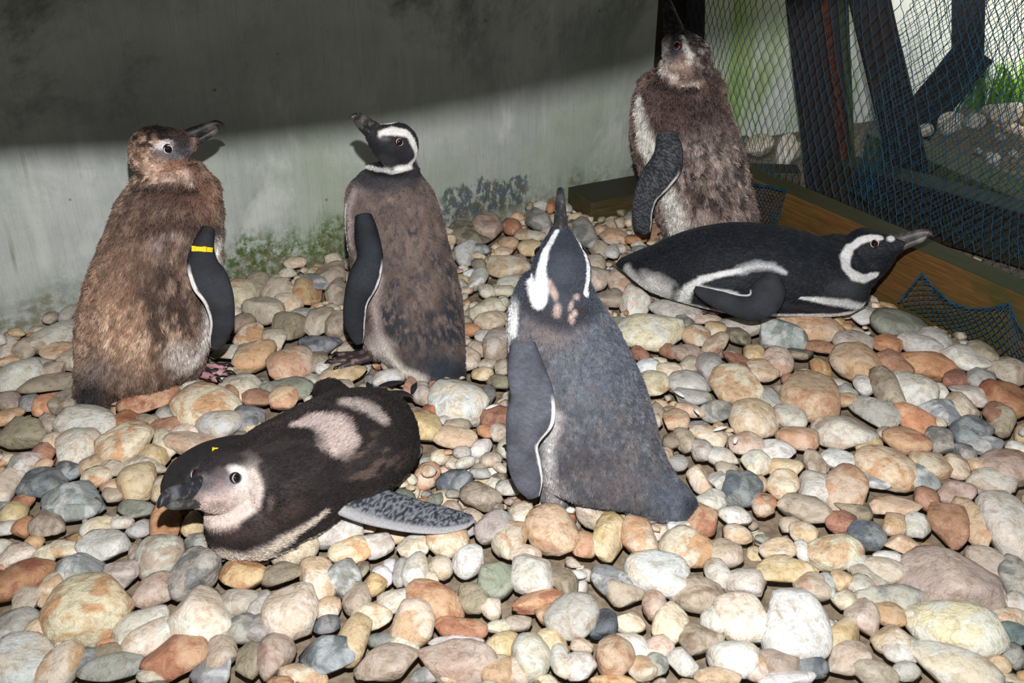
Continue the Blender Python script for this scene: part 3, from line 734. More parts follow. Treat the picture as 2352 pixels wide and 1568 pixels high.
class Painter:
    def __init__(s, V, N, base, bvh, head=None):
        s.V, s.N, s.bvh, s.head = V, N, bvh, head
        s.col = np.tile(lin(base), (len(V), 1))
        s.n1 = fbm(V * 70, 3) - .5; s.n2 = vnoise(V * 260, 8) - .5
    def hit(s, px, py):
        d = ray(px, py)
        h = s.bvh.ray_cast(Vector(CAM), Vector(nrm(d)))
        if h[0] is not None: return np.array(h[0])
        h2 = s.bvh.find_nearest(Vector(d)) if False else None
        # fall back: closest surface point to the ray near the body's depth
        t0 = np.linalg.norm(s.cen - CAM)
        best = None
        for t in np.linspace(t0 - .3, t0 + .3, 25):
            q = CAM + nrm(d) * t; k = s.bvh.find_nearest(Vector(q))
            if k[0] is not None and (best is None or k[3] < best[1]): best = (np.array(k[0]), k[3])
        return best[0]
    def put(s, m, c):
        m = np.clip(m, 0, 1)[:, None]; s.col = s.col * (1 - m) + lin(c) * m
    def blob(s, px, py, rx, ry, c, soft=.3, jag=.3, amt=1.0, rot=0, mirror=False, P=None):
        P = s.hit(px, py) if P is None else P; k = mpp(P)
        pts = [P]
        if mirror and s.head is not None:
            q = s.head.local(P[None])[0]; pts.append(s.head.w(q[0], -q[1], q[2]))
        for j, Q in enumerate(pts):
            D = s.V - Q
            vd = nrm(Q - CAM); ix = nrm(np.cross(vd, UPV)); iy = np.cross(ix, vd)
            a = math.radians(rot); ux = ix * math.cos(a) + iy * math.sin(a); uy = -ix * math.sin(a) + iy * math.cos(a)
            if j == 1:
                ux, uy = s.head.F, s.head.U
            dz = D @ vd
            d = np.sqrt((D @ ux / (rx * k)) ** 2 + (D @ uy / (ry * k)) ** 2 + (dz / (max(rx, ry) * k * 1.6)) ** 2)
            d = d + s.n1 * jag * 2
            s.put((1 - (d - 1 + soft) / (2 * soft)) * amt, c)
    def stroke(s, pts, w, c, soft=.35, jag=.35, amt=1.0, mirror=False, taper=None):
        W = [s.hit(px, py) for (px, py) in pts]; sets = [W]
        if mirror and s.head is not None:
            sets.append([s.head.w(q[0], -q[1], q[2]) for q in s.head.local(np.array(W))])
        for Wp in sets:
            k = mpp(Wp[0]); dm = np.full(len(s.V), 9.0)
            for i in range(len(Wp) - 1):
                d, t = seg_dist(s.V, Wp[i], Wp[i + 1])
                ww = w if taper is None else (taper[i] * (1 - t) + taper[i + 1] * t)
                dm = np.minimum(dm, d / (ww * k))
            dm = dm + s.n1 * jag + s.n2 * jag * .6
            s.put((1 - (dm - 1 + soft) / (2 * soft)) * amt, c)
    def hstroke(s, pts, w, c, soft=.35, jag=.3, amt=1.0, side=0):
        """stroke in head coordinates (x, z) painted on both cheeks, widths in metres"""
        Q = s.head.local(s.V); near = np.abs(Q[:, 0]) < .09
        P2 = np.stack([Q[:, 0], Q[:, 2], 0 * Q[:, 0]], 1); dm = np.full(len(s.V), 99.)
        for i in range(len(pts) - 1):
            A = np.array([*pts[i], 0.]); B = np.array([*pts[i + 1], 0.]); d, t = seg_dist(P2, A, B)
            wt = w[i] * (1 - t) + w[i + 1] * t if isinstance(w, (list, tuple)) else w
            dm = np.minimum(dm, d / wt)
        dm = dm + s.n1 * jag + s.n2 * jag * .5
        lim = (np.linalg.norm(Q, axis=1) < .085) & (np.abs(Q[:, 1]) > .004)
        if side: lim &= (Q[:, 1] * side > 0)
        s.put((1 - (dm - 1 + soft) / (2 * soft)) * amt * lim, c)
    def hregion(s, fn, c, amt=1.0):
        Q = s.head.local(s.V); s.put(fn(Q) * amt, c)
    def mottle(s, c, scale, lo, hi, amt, axis=None, stretch=.25, mask=None, seed=0):
        P = s.V * scale
        if axis is not None:
            a = nrm(axis); P = P - np.outer(P @ a, a) * (1 - stretch)
        n = fbm(P, seed, 2); m = np.clip((n - lo) / (hi - lo), 0, 1) * amt
        if mask is not None: m = m * mask
        s.put(m, c)
    def maskblob(s, px, py, rx, ry, soft=.4):
        P = s.hit(px, py); k = mpp(P); D = s.V - P
        vd = nrm(P - CAM); ix = nrm(np.cross(vd, UPV)); iy = np.cross(ix, vd)
        d = np.sqrt((D @ ix / (rx * k)) ** 2 + (D @ iy / (ry * k)) ** 2) + s.n1 * .5
        return np.clip((1 - (d - 1 + soft) / (2 * soft)), 0, 1)

def smooth01(x, a, b): t = np.clip((x - a) / (b - a), 0, 1); return t * t * (3 - 2 * t)

def plumage(name, V, N, col, flowfn, n, length, rad, parent, lift=.35, jit=.25, seed=0, cjit=.22, keep=None, tip=None, lock=0.0):
    rs = np.random.default_rng(seed)
    prob = np.ones(len(V)) if keep is None else keep.astype(float)
    idx = rs.choice(len(V), n, p=prob / prob.sum())
    P = V[idx] + rs.normal(size=(n, 3)) * .0011; Nn = N[idx]
    P = P - Nn * ((P - V[idx]) * Nn).sum(1)[:, None]
    Fl = flowfn(P); Fl = Fl - Nn * (Fl * Nn).sum(1)[:, None]; Fl /= np.linalg.norm(Fl, axis=1)[:, None] + 1e-9
    # locks: neighbouring strands lean together
    lk = np.stack([vnoise(P * 110 + 7, 31), vnoise(P * 110 + 40, 32), vnoise(P * 110 + 80, 33)], 1) - .5
    D = Fl + Nn * lift * rs.uniform(.5, 1.3, (n, 1)) + rs.normal(size=(n, 3)) * jit * .6 + lk * jit * 2.4
    D /= np.linalg.norm(D, axis=1)[:, None]
    Ln = (length[idx] if isinstance(length, np.ndarray) else length) * rs.uniform(.6, 1.25, n)
    p0 = P - Nn * .0006; p1 = P + D * Ln[:, None] * .5 + Nn * (Ln * .05)[:, None]; p2 = P + D * Ln[:, None] - Nn * (Ln * .16)[:, None]
    pts = np.stack([p0, p1, p2], 1).reshape(-1, 3).astype(np.float32)
    hc = bpy.data.hair_curves.new(name); hc.add_curves([3] * n)
    hc.attributes['position'].data.foreach_set('vector', pts.ravel())
    r = hc.attributes.get('radius') or hc.attributes.new('radius', 'FLOAT', 'POINT')
    r.data.foreach_set('value', np.tile(np.array([rad, rad * .85, rad * .15], np.float32), n))
    c = col[idx] * (1 + rs.normal(size=(n, 1)) * cjit).clip(.35, 1.8)
    if lock: c = c * (1 + (vnoise(P * 170 + 3, 44) - .5)[:, None] * lock * 2)
    ct = np.repeat(c, 3, 0)
    if tip is not None:
        ct = ct.reshape(n, 3, 3); ct[:, 2] = ct[:, 2] * (1 - tip[1]) + lin(tip[0]) * tip[1]; ct = ct.reshape(-1, 3)
    a = hc.attributes.new('fcol', 'FLOAT_COLOR', 'POINT')
    a.data.foreach_set('color', np.concatenate([np.clip(ct, 0, 1), np.ones((3 * n, 1))], 1).astype(np.float32).ravel())
    hc.materials.append(M_STRAND)
    o = bpy.data.objects.new(name, hc); scene.collection.objects.link(o); o.parent = parent
    o.matrix_parent_inverse = parent.matrix_world.inverted(); tag(o, kind='stuff')
    return o

def simple_part(name, rings, mat, parent, col=None, n=20, sub=None):
    V, F = loft(rings, n); o = mesh_from(name, V, F, mat, None, True)
    if col is not None: set_fcol(o.data, np.broadcast_to(lin(col), (len(V), 3)) if not callable(col) else col(V))
    o.parent = parent; o.matrix_parent_inverse = parent.matrix_world.inverted()
    return o

def build_flipper(name, rows, col_fn, parent, mode='view', fluff=None, seed=0, edge='none'):
    """rows as rings_view/rings_lie; flattened blade; col_fn(s, t, n) gives colour from length s and across t in -1..1"""
    rg = rings_view(rows) if mode == 'view' else rings_lie(rows)
    rg = crom(rg, 3); V, F = loft(rg, 48, .9); m = len(rg); n = 48
    s = np.concatenate([np.repeat(np.arange(m) / (m - 1), n), [0, 1]])
    th = np.concatenate([np.tile(np.arange(n) * 2 * math.pi / n, m), [0, 0]])
    t = np.cos(th); up = np.sin(th)
    me = bpy.data.meshes.new(name)
    o = mesh_from(name, V, F, M_FLIP, None, True)
    col = col_fn(s, t, up, V); set_fcol(o.data, col)
    a = o.data.attributes.new('fuv', 'FLOAT_VECTOR', 'POINT'); a.data.foreach_set('vector', np.stack([s, t * .25, 0 * s], 1).astype(np.float32).ravel())
    o.parent = parent; o.matrix_parent_inverse = parent.matrix_world.inverted()
    return o, V, col

def foot(parent, at, yaw, sc, mat, name='foot'):
    """three webbed toes with claws, sole at z, pointing along yaw"""
    at = np.asarray(at, float); R = rotz(yaw); parts = []
    def W(p): return at + R @ (np.asarray(p, float) * sc)
    def tube(pts):
        Cs = np.array([W(p[:3]) for p in pts]); out = []
        for i, p in enumerate(pts):
            T = nrm(Cs[min(i + 1, len(Cs) - 1)] - Cs[max(i - 1, 0)]); A = nrm(np.cross(T, Z3)); B = np.cross(A, T)
            out.append(np.concatenate([Cs[i], A * p[3] * sc, B * p[4] * sc]))
        return loft(crom(out, 3), 10)
    for a in (-.42, 0.0, .42):
        c, s = math.cos(a), math.sin(a); k = 1 if a == 0 else .9
        parts.append(tube([(-.008, 0, .012, .008, .008), (.02 * c * k, .02 * s, .010, .0075, .007), (.042 * c * k, .042 * s * k, .009, .0065, .006), (.064 * c * k, .064 * s * k, .006, .005, .005)]))
    parts.append(tube([(-.012, 0, .010, .008, .007), (.014, 0, .008, .015, .0038), (.036, 0, .006, .021, .003), (.050, 0, .005, .020, .0022)]))
    parts.append(tube([(-.004, 0, .012, .010, .010), (-.012, 0, .030, .010, .011), (-.012, 0, .050, .012, .012)]))
    me = remesh_union(parts, .0022 * sc, 3); V, N = mesh_np(me); bpy.data.meshes.remove(me) if False else None
    o = bpy.data.objects.new(name, me); me.materials.append(mat); scene.collection.objects.link(o)
    me.polygons.foreach_set('use_smooth', [True] * len(me.polygons))
    o.parent = parent; o.matrix_parent_inverse = parent.matrix_world.inverted()
    for a in (-.42, 0.0, .42):
        k = 1 if a == 0 else .9; c, s = math.cos(a) * k, math.sin(a) * k
        Cs = [W((.060 * c, .060 * s, .008)), W((.068 * c, .068 * s, .008)), W((.076 * c, .076 * s, .002))]
        rg = [np.concatenate([Cs[i], R @ np.array([-s, c, 0]) * r, Z3 * r]) for i, r in enumerate((.0038 * sc, .0032 * sc, .0006 * sc))]
        V2, F2 = loft(crom(rg, 3), 8); q = mesh_from('claw', V2, F2, M_CLAW, None, True)
        q.parent = o; q.matrix_parent_inverse = (o.matrix_world).inverted()
    return o

def build_head_bits(root, hd, bill, lowbill, lid, iris, eye=(.0195, .0300, .0085), er=.0078, bw=1.14):
    UP_ = [(x, zc, rz * bw, ry * bw) for (x, zc, rz, ry) in UPPER]; LO_ = [(x, zc, rz * bw, ry * bw) for (x, zc, rz, ry) in LOWER]
    def bc(c):
        def f(V):
            Q = hd.local(V); n = fbm(V * 130, 4) - .5
            base = np.tile(lin(c[0]), (len(V), 1)); m = np.clip((Q[:, 0] - .084 + n * .02) / .006, 0, 1) * np.clip((.102 - Q[:, 0]) / .006, 0, 1)
            return base * (1 - m[:, None]) + lin(c[1]) * m[:, None]
        return f
    b1 = simple_part('upper_bill', hd.rings(UP_), M_BILL, root, bc(bill), 20)
    b2 = simple_part('lower_bill', hd.rings(LO_), M_BILL, root, bc(lowbill), 16)
    for sgn in (1, -1):
        c = hd.w(eye[0], sgn * eye[1], eye[2]); r = er * hd.sc
        V, F = ico(3); P = V * r + c
        ax = nrm(hd.S * sgn + hd.F * .25 + hd.U * .05)
        d = V @ ax; col = np.where((d > .86)[:, None], lin((6, 5, 6)), lin(iris))
        o = mesh_from('eye', P, F, M_EYE, None, True); set_fcol(o.data, col)
        o.parent = root; o.matrix_parent_inverse = root.matrix_world.inverted()
        # lid ring
        a1 = nrm(np.cross(ax, hd.U)); a2 = np.cross(ax, a1); rr = r * .80; cc = c + ax * r * .52
        Vt, Ft = [], []; n1, n2 = 28, 8
        for i in range(n1):
            t = i * 2 * math.pi / n1; dirv = a1 * math.cos(t) * 1.08 + a2 * math.sin(t) * .9
            for j in range(n2):
                u = j * 2 * math.pi / n2; Vt.append(cc + dirv * (rr + r * .11 * math.cos(u)) + ax * r * .10 * math.sin(u))
                Ft.append((i * n2 + j, ((i + 1) % n1) * n2 + j, ((i + 1) % n1) * n2 + (j + 1) % n2, i * n2 + (j + 1) % n2))
        q = mesh_from('eyelid', np.array(Vt), Ft, ring_mat(lid), None, True)
        q.parent = o; q.matrix_parent_inverse = o.matrix_world.inverted()

def build_penguin(name, label, ground_pt, tubes, head, base, paint, strands, axis, voxel=.0027, headrows=HEADROWS, smooth=7, fluffamp=0.0, mat=None):
    root = empty('penguin', ground_pt, label, 'penguin', 'penguins on the pebbles')
    parts = [loft(r, 40) for r in tubes] + [loft(head.rings(headrows), 36)]
    me = remesh_union(parts, voxel, smooth)
    V, N = mesh_np(me)
    if fluffamp:
        V = V + N * ((fbm(V * 26, 5, 3) - .5) * fluffamp + (fbm(V * 90, 6, 2) - .5) * fluffamp * .45)[:, None]
        me.vertices.foreach_set('co', V.astype(np.float32).ravel()); me.update(); V, N = mesh_np(me)
    Fq = [tuple(p.vertices) for p in me.polygons]
    bvh = BVHTree.FromPolygons(V.tolist(), Fq)
    pt = Painter(V, N, base, bvh, head); pt.cen = V.mean(0)
    paint(pt)
    set_fcol(me, pt.col); me.name = 'body'
    me.materials.clear(); me.materials.append(mat or M_FEATHER)
    me.polygons.foreach_set('use_smooth', [True] * len(me.polygons))
    o = bpy.data.objects.new('body', me); scene.collection.objects.link(o)
    o.parent = root; o.matrix_parent_inverse = root.matrix_world.inverted()
    ax = nrm(axis)                                     # towards the tail
    bb = head.w(.055, 0, -.01)
    def flow(P):
        w = smooth01(np.linalg.norm(P - head.O, axis=1), .10 * head.sc, .055 * head.sc)[:, None]
        h = P - bb; h /= np.linalg.norm(h, axis=1)[:, None] + 1e-9
        f = np.tile(ax, (len(P), 1)); return f * (1 - w) + h * w
    q = head.local(V); nearface = smooth01(q[:, 0], .045, .02)
    ln = np.full(len(V), strands['len']) * (.35 + .65 * smooth01(np.linalg.norm(V - head.O, axis=1), .03, .11)) 
    ev = np.minimum(np.linalg.norm(q - np.array([.0195, .033, .0085]), axis=1), np.linalg.norm(q - np.array([.0195, -.033, .0085]), axis=1))
    keep = (ev > .0105) & (q[:, 0] < .060)
    plumage('plumage', V, N, pt.col, flow, strands['n'], ln, strands['rad'], root, strands.get('lift', .35), strands.get('jit', .25), 11, strands.get('cj', .22), keep, strands.get('tip'), strands.get('lock', 0.))
    return root, pt, flow

def flip_col(dark, edge, side, wedge=.80, tipdark=None, frost=0):
    def f(s, t, up, V):
        n = fbm(V * 120, 9, 2) - .5
        c = np.tile(lin(dark), (len(s), 1)) * (.30 + 1.4 * fbm(V * 38, 21, 3))[:, None] * (.65 + .7 * fbm(V * 300, 22, 2))[:, None]
        if frost:
            m = np.clip((fbm(V * 480, 12, 2) - .50) / .1, 0, 1)[:, None] * frost; c = c * (1 - m) + lin((150, 152, 158)) * m
        e = smooth01(t * side + n * .12, wedge, wedge + .08) * smooth01(s, .28, .36)
        e = e[:, None]; c = c * (1 - e) + lin(edge) * e
        b = (smooth01(-up, .3, .7) * 0.0)[:, None]      # pale underside
        return c * (1 - b) + lin((196, 192, 188)) * b
    return f
AXZ = np.array([0, 0, -1.0])
# ---- 1: brown fluffy juvenile at the left wall
h1 = Head(368, 344, 1.68, (.88, .193, .435), (-.38, -.264, .886), 1.04)
t1 = [rings_stand([(400, 312, 470, 1.68, .050), (425, 300, 494, 1.67, .066), (460, 276, 503, 1.66, .078), (510, 256, 508, 1.65, .088), (570, 230, 506, 1.64, .096), (630, 206, 503, 1.63, .100),
                   (690, 190, 497, 1.62, .102), (745, 183, 488, 1.61, .102), (795, 181, 480, 1.60, .098), (835, 186, 462, 1.59, .088), (862, 215, 425, 1.585, .070), (880, 260, 380, 1.58, .045)]),
      rings_view([(290, 790, 1.58, 95, .075), (250, 850, 1.55, 76, .055), (222, 890, 1.53, 52, .035), (203, 925, 1.515, 30, .018)]),
      rings_view([(402, 430, 1.675, 88, .062), (402, 405, 1.678, 76, .056), (396, 380, 1.68, 60, .046)]),
      rings_view([(425, 780, 1.60, 50, .05), (420, 830, 1.60, 44, .045), (415, 862, 1.60, 30, .03)])]
def p1(p):
    V = p.V; ax = (-.25, 0, -1)
    p.mottle((140, 116, 100), 55, .42, .62, .75, ax, .3, seed=1)
    p.mottle((62, 44, 38), 75, .50, .62, .8, ax, .3, seed=2)
    p.blob(260, 700, 75, 130, (176, 140, 116), .8, .2, .55, 12); p.blob(300, 780, 100, 60, (190, 156, 130), .8, .2, .5)
    p.blob(300, 520, 40, 60, (84, 62, 54), .6, .3, .5); p.blob(470, 525, 42, 26, (52, 38, 34), .5, .35, .9); p.blob(415, 515, 50, 22, (60, 42, 38), .6, .4, .8)
    p.blob(395, 450, 80, 22, (80, 54, 46), .6, .4, .7); p.blob(470, 450, 28, 45, (128, 92, 74), .7, .3, .6)
    p.blob(355, 560, 16, 20, (160, 142, 136), .6, .8, .7); p.blob(400, 542, 22, 9, (156, 138, 132), .6, .8, .6, -10)
    p.mottle((44, 32, 30), 90, .48, .58, .85, ax, .35, p.maskblob(395, 700, 80, 130), 5)
    p.mottle((200, 172, 150), 95, .52, .62, .7, ax, .35, p.maskblob(300, 770, 130, 60), 6)
    p.stroke([(500, 560), (494, 640), (480, 720), (470, 790), (440, 830)], 20, (188, 182, 178), .6, .5, .95)
    p.blob(410, 815, 30, 36, (176, 166, 160), .5, .4, .9)
    p.blob(222, 855, 48, 40, (112, 98, 92), .6, .2, .9); p.blob(205, 905, 34, 40, (34, 32, 36), .5, .2, 1)
    # head
    p.blob(340, 350, 60, 60, (132, 102, 84), .6, .3, .7)
    p.mottle((208, 180, 160), 120, .5, .6, .75, None, 1, p.maskblob(335, 365, 50, 70), 7)
    p.mottle((34, 28, 28), 130, .46, .54, .95, None, 1, p.maskblob(355, 318, 60, 34), 8)
    p.blob(362, 385, 34, 18, (190, 160, 142), .5, .4, .8, 8); p.blob(408, 382, 34, 14, (138, 96, 74), .5, .3, .85, 10)
    p.blob(425, 398, 24, 14, (196, 168, 152), .5, .2, .8)
    p.blob(392, 350, 32, 16, (96, 98, 106), .5, .3, .9); p.blob(378, 332, 20, 9, (212, 206, 208), .4, .2, 1, 20)
    p.blob(420, 330, 20, 18, (40, 40, 46), .5, .2, .9); p.blob(428, 350, 14, 10, (62, 64, 74), .5, .2, .9); p.blob(375, 300, 40, 12, (34, 28, 30), .5, .4, .8)
    p.stroke([(345, 420), (385, 412), (438, 422)], 5, (186, 164, 152), .5, .3, .8)
    p.stroke([(312, 436), (350, 434), (400, 434), (450, 440)], 12, (50, 36, 32), .6, .4, .9)
    p.stroke([(450, 400), (470, 420), (480, 450)], 16, (110, 82, 68), .6, .4, .8)
r1, P1, _ = build_penguin('penguin', 'fluffy brown moulting penguin by the wall with a yellow flipper band', at_z(330, 860, 0), t1, h1, (92, 76, 68), p1,
    dict(n=80000, len=.0120, rad=.00050, lift=.30, jit=.34, cj=.34, tip=((168, 148, 134), .35), lock=.6), (-.25, -.05, -1), fluffamp=.006)
build_head_bits(r1, h1, ((36, 34, 38), (96, 84, 80)), ((38, 38, 42), (90, 88, 88)), (206, 206, 212), (40, 18, 18))
fl1, _, _ = build_flipper('flipper', [(478, 528, 1.60, 16, .012), (468, 560, 1.575, 23, .011), (464, 600, 1.56, 34, .009), (482, 645, 1.55, 42, .008), (503, 690, 1.545, 34, .007), (510, 740, 1.545, 27, .006), (500, 780, 1.545, 20, .005), (492, 800, 1.545, 9, .003)],
    flip_col((34, 37, 43), (226, 222, 220), -1, .74), r1)
_c = at_Y(465, 573, 1.572)
_rg = []
for k in range(3):
    pass
def band(parent, c, w, d, h, label=None):
    bm = bmesh.new(); n = 28
    for i, (zz) in enumerate((-1, 1)):
        for sc_ in (1.0, 1.14):
            for k in range(n):
                t = k * 2 * math.pi / n
                x = np.sign(math.cos(t)) * abs(math.cos(t)) ** .7 * w * sc_; y = math.sin(t) * d * sc_
                bm.verts.new((x, y, zz * h))
    bm.verts.ensure_lookup_table(); q = lambda i, s_, k: bm.verts[(i * 2 + s_) * n + k % n]
    for k in range(n):
        bm.faces.new((q(0, 1, k), q(0, 1, k + 1), q(1, 1, k + 1), q(1, 1, k))); bm.faces.new((q(0, 0, k + 1), q(0, 0, k), q(1, 0, k), q(1, 0, k + 1)))
        bm.faces.new((q(1, 0, k), q(1, 1, k), q(1, 1, k + 1), q(1, 0, k + 1))); bm.faces.new((q(0, 0, k + 1), q(0, 1, k + 1), q(0, 1, k), q(0, 0, k)))
    for x in (-.55, .55):                                            # raised clasp ends
        bmesh.ops.create_cube(bm, size=1, matrix=Matrix.Translation((x * w, -d * 1.15, 0)) @ Matrix.Diagonal((w * .34, d * .5, h * 2.3, 1)))
    me = bpy.data.meshes.new('flipper_band'); bm.to_mesh(me); bm.free(); me.materials.append(M_YEL)
    o = bpy.data.objects.new('flipper_band', me); M = Matrix.Translation(Vector(c)) @ Matrix.Rotation(math.radians(-28), 4, 'X') @ Matrix.Rotation(math.radians(3), 4, 'Y')
    link(o); o.parent = parent; o.matrix_parent_inverse = parent.matrix_world.inverted(); o.matrix_basis = M
    tag(o, 'yellow plastic band round the flipper'); return o
band(r1, _c, 23 * mpp(_c), .014, .0040)
foot(r1, at_z(440, 862, .014) + np.array([0, .0, .0]), -.05, 1.15, M_FOOTP)
foot(r1, at_z(375, 868, .004) + np.array([0, .06, 0]), .3, 1.1, M_FOOTP)

# ---- 2: grey-brown downy one with the banded head, facing left
h2 = Head(903, 331, 1.75, (-.467, -.496, .732), (.659, .357, .662), .97)
t2 = [rings_stand([(385, 838, 962, 1.745, .044), (405, 822, 968, 1.74, .052), (430, 800, 986, 1.735, .064), (465, 792, 1003, 1.73, .074), (520, 796, 1018, 1.725, .080), (580, 804, 1034, 1.72, .085),
                   (640, 815, 1050, 1.71, .090), (700, 830, 1062, 1.70, .092), (755, 842, 1066, 1.69, .090), (800, 868, 1068, 1.68, .082), (835, 905, 1070, 1.66, .066), (858, 945, 1068, 1.65, .045)]),
      rings_view([(985, 780, 1.66, 85, .06), (1010, 830, 1.64, 66, .04), (1035, 865, 1.625, 42, .022), (1048, 884, 1.62, 28, .010)]),
      rings_view([(875, 700, 1.68, 38, .05), (872, 760, 1.68, 36, .045), (870, 800, 1.68, 30, .038), (868, 815, 1.68, 20, .025)])]
def p2(p):
    p.mottle((128, 112, 106), 60, .45, .65, .6, (0, 0, 1), .6, seed=1)
    p.mottle((84, 70, 66), 50, .5, .65, .6, (0, 0, 1), .6, seed=2)
    p.mottle((58, 60, 68), 170, .58, .66, .6, (0, 0, 1), .5, seed=12)
    for (x, y, a, b_) in ((1040, 745, 24, 50), (1035, 700, 16, 30), (1000, 600, 14, 16), (1028, 625, 12, 22), (950, 780, 70, 20), (1010, 765, 50, 18), (895, 700, 24, 36), (900, 745, 34, 26), (905, 650, 10, 10), (945, 530, 12, 8), (985, 725, 20, 14), (1045, 555, 12, 14)):
        p.mottle((46, 50, 58), 210, .40, .52, .85, (0, 0, 1), .4, p.maskblob(x, y, a * 1.15, b_ * 1.15), 5)
    p.blob(1015, 850, 70, 40, (46, 52, 62), .6, .5, .9, -20); p.blob(1058, 862, 20, 30, (38, 42, 48), .5, .3, .9)
    p.stroke([(868, 640), (860, 700), (868, 760), (885, 800)], 14, (176, 160, 156), .6, .3, .7)
    p.blob(870, 800, 32, 26, (192, 184, 178), .6, .4, .9); p.stroke([(895, 815), (925, 850), (970, 872)], 13, (206, 200, 192), .6, .5, .8)
    p.stroke([(815, 440), (803, 500), (806, 560)], 12, (162, 148, 146), .6, .4, .8); p.blob(835, 425, 18, 22, (150, 140, 140), .6, .3, .7)
    p.stroke([(796, 470), (792, 520), (797, 570)], 6, (196, 192, 190), .6, .5, .9)
    # neck and head
    p.stroke([(815, 400), (850, 418), (900, 416), (950, 400), (972, 385)], 22, (58, 56, 60), .5, .35, .95)
    p.stroke([(835, 420), (880, 432), (940, 420)], 8, (66, 62, 66), .6, .8, .7)
    p.hregion(lambda Q: smooth01(-np.linalg.norm(Q * [1, 1, 1], axis=1), -.080, -.066), (34, 34, 38))
    p.blob(955, 345, 24, 70, (48, 46, 50), .5, .4, .9)
    p.stroke([(833, 342), (838, 372), (860, 388), (900, 396), (935, 385), (955, 360)], 10, (214, 212, 210), .35, .5, 1, taper=[10, 12, 12, 11, 10, 9])
    p.stroke([(955, 360), (950, 330), (935, 307), (905, 300), (882, 304)], 9, (226, 224, 222), .3, .35, 1, mirror=True, taper=[8, 9, 10, 12, 7])
    p.blob(873, 308, 5, 8, (214, 210, 208), .4, .3, 1); p.blob(885, 318, 12, 6, (92, 88, 90), .5, .5, .8)
    p.blob(880, 370, 24, 14, (66, 62, 64), .6, .5, .7)
r2, P2, _ = build_penguin('penguin', 'grey-brown downy penguin standing between two others, black and white head turned left', at_z(950, 850, 0), t2, h2, (104, 90, 84), p2,
    dict(n=70000, len=.0052, rad=.00034, lift=.55, jit=.30, cj=.22), (.08, 0, -1), fluffamp=.004)
build_head_bits(r2, h2, ((34, 34, 36), (84, 80, 78)), ((32, 32, 34), (60, 60, 60)), (176, 160, 160), (52, 22, 18))
build_flipper('flipper', [(836, 498, 1.665, 21, .016), (842, 540, 1.64, 28, .014), (850, 590, 1.62, 30, .011), (836, 640, 1.61, 36, .010), (818, 690, 1.605, 28, .008), (814, 735, 1.605, 25, .007), (820, 770, 1.605, 17, .005), (825, 789, 1.605, 8, .003)],
    flip_col((25, 30, 37), (222, 220, 218), 1, .82), r2)
foot(r2, at_z(848, 832, .012), math.pi + .15, 1.15, M_FOOTD)
foot(r2, at_z(885, 832, .0) + np.array([0, .04, 0]), math.pi - .15, 1.1, M_FOOTD)

# ---- 3: slate-blue one in the middle seen from behind, bill raised
h3 = Head(1288, 618, 1.355, (.01, .66, .75), (0, -.75, .66), 1.19)
t3 = [rings_stand([(640, 1196, 1352, 1.345, .048), (670, 1182, 1366, 1.34, .058), (705, 1170, 1386, 1.335, .066), (760, 1166, 1420, 1.325, .076), (820, 1172, 1450, 1.315, .084), (880, 1182, 1478, 1.305, .090),
                   (940, 1190, 1498, 1.295, .094), (1000, 1200, 1513, 1.285, .096), (1050, 1212, 1524, 1.275, .092), (1088, 1238, 1538, 1.262, .080), (1115, 1310, 1550, 1.25, .062), (1138, 1400, 1560, 1.24, .04)]),
      rings_view([(1430, 1060, 1.25, 100, .06), (1470, 1105, 1.23, 85, .045), (1520, 1140, 1.215, 62, .028), (1568, 1165, 1.20, 42, .014), (1590, 1178, 1.195, 28, .008)]),
      rings_view([(1262, 1040, 1.27, 44, .05), (1268, 1100, 1.26, 42, .045), (1278, 1140, 1.255, 34, .035), (1285, 1158, 1.255, 20, .02)])]
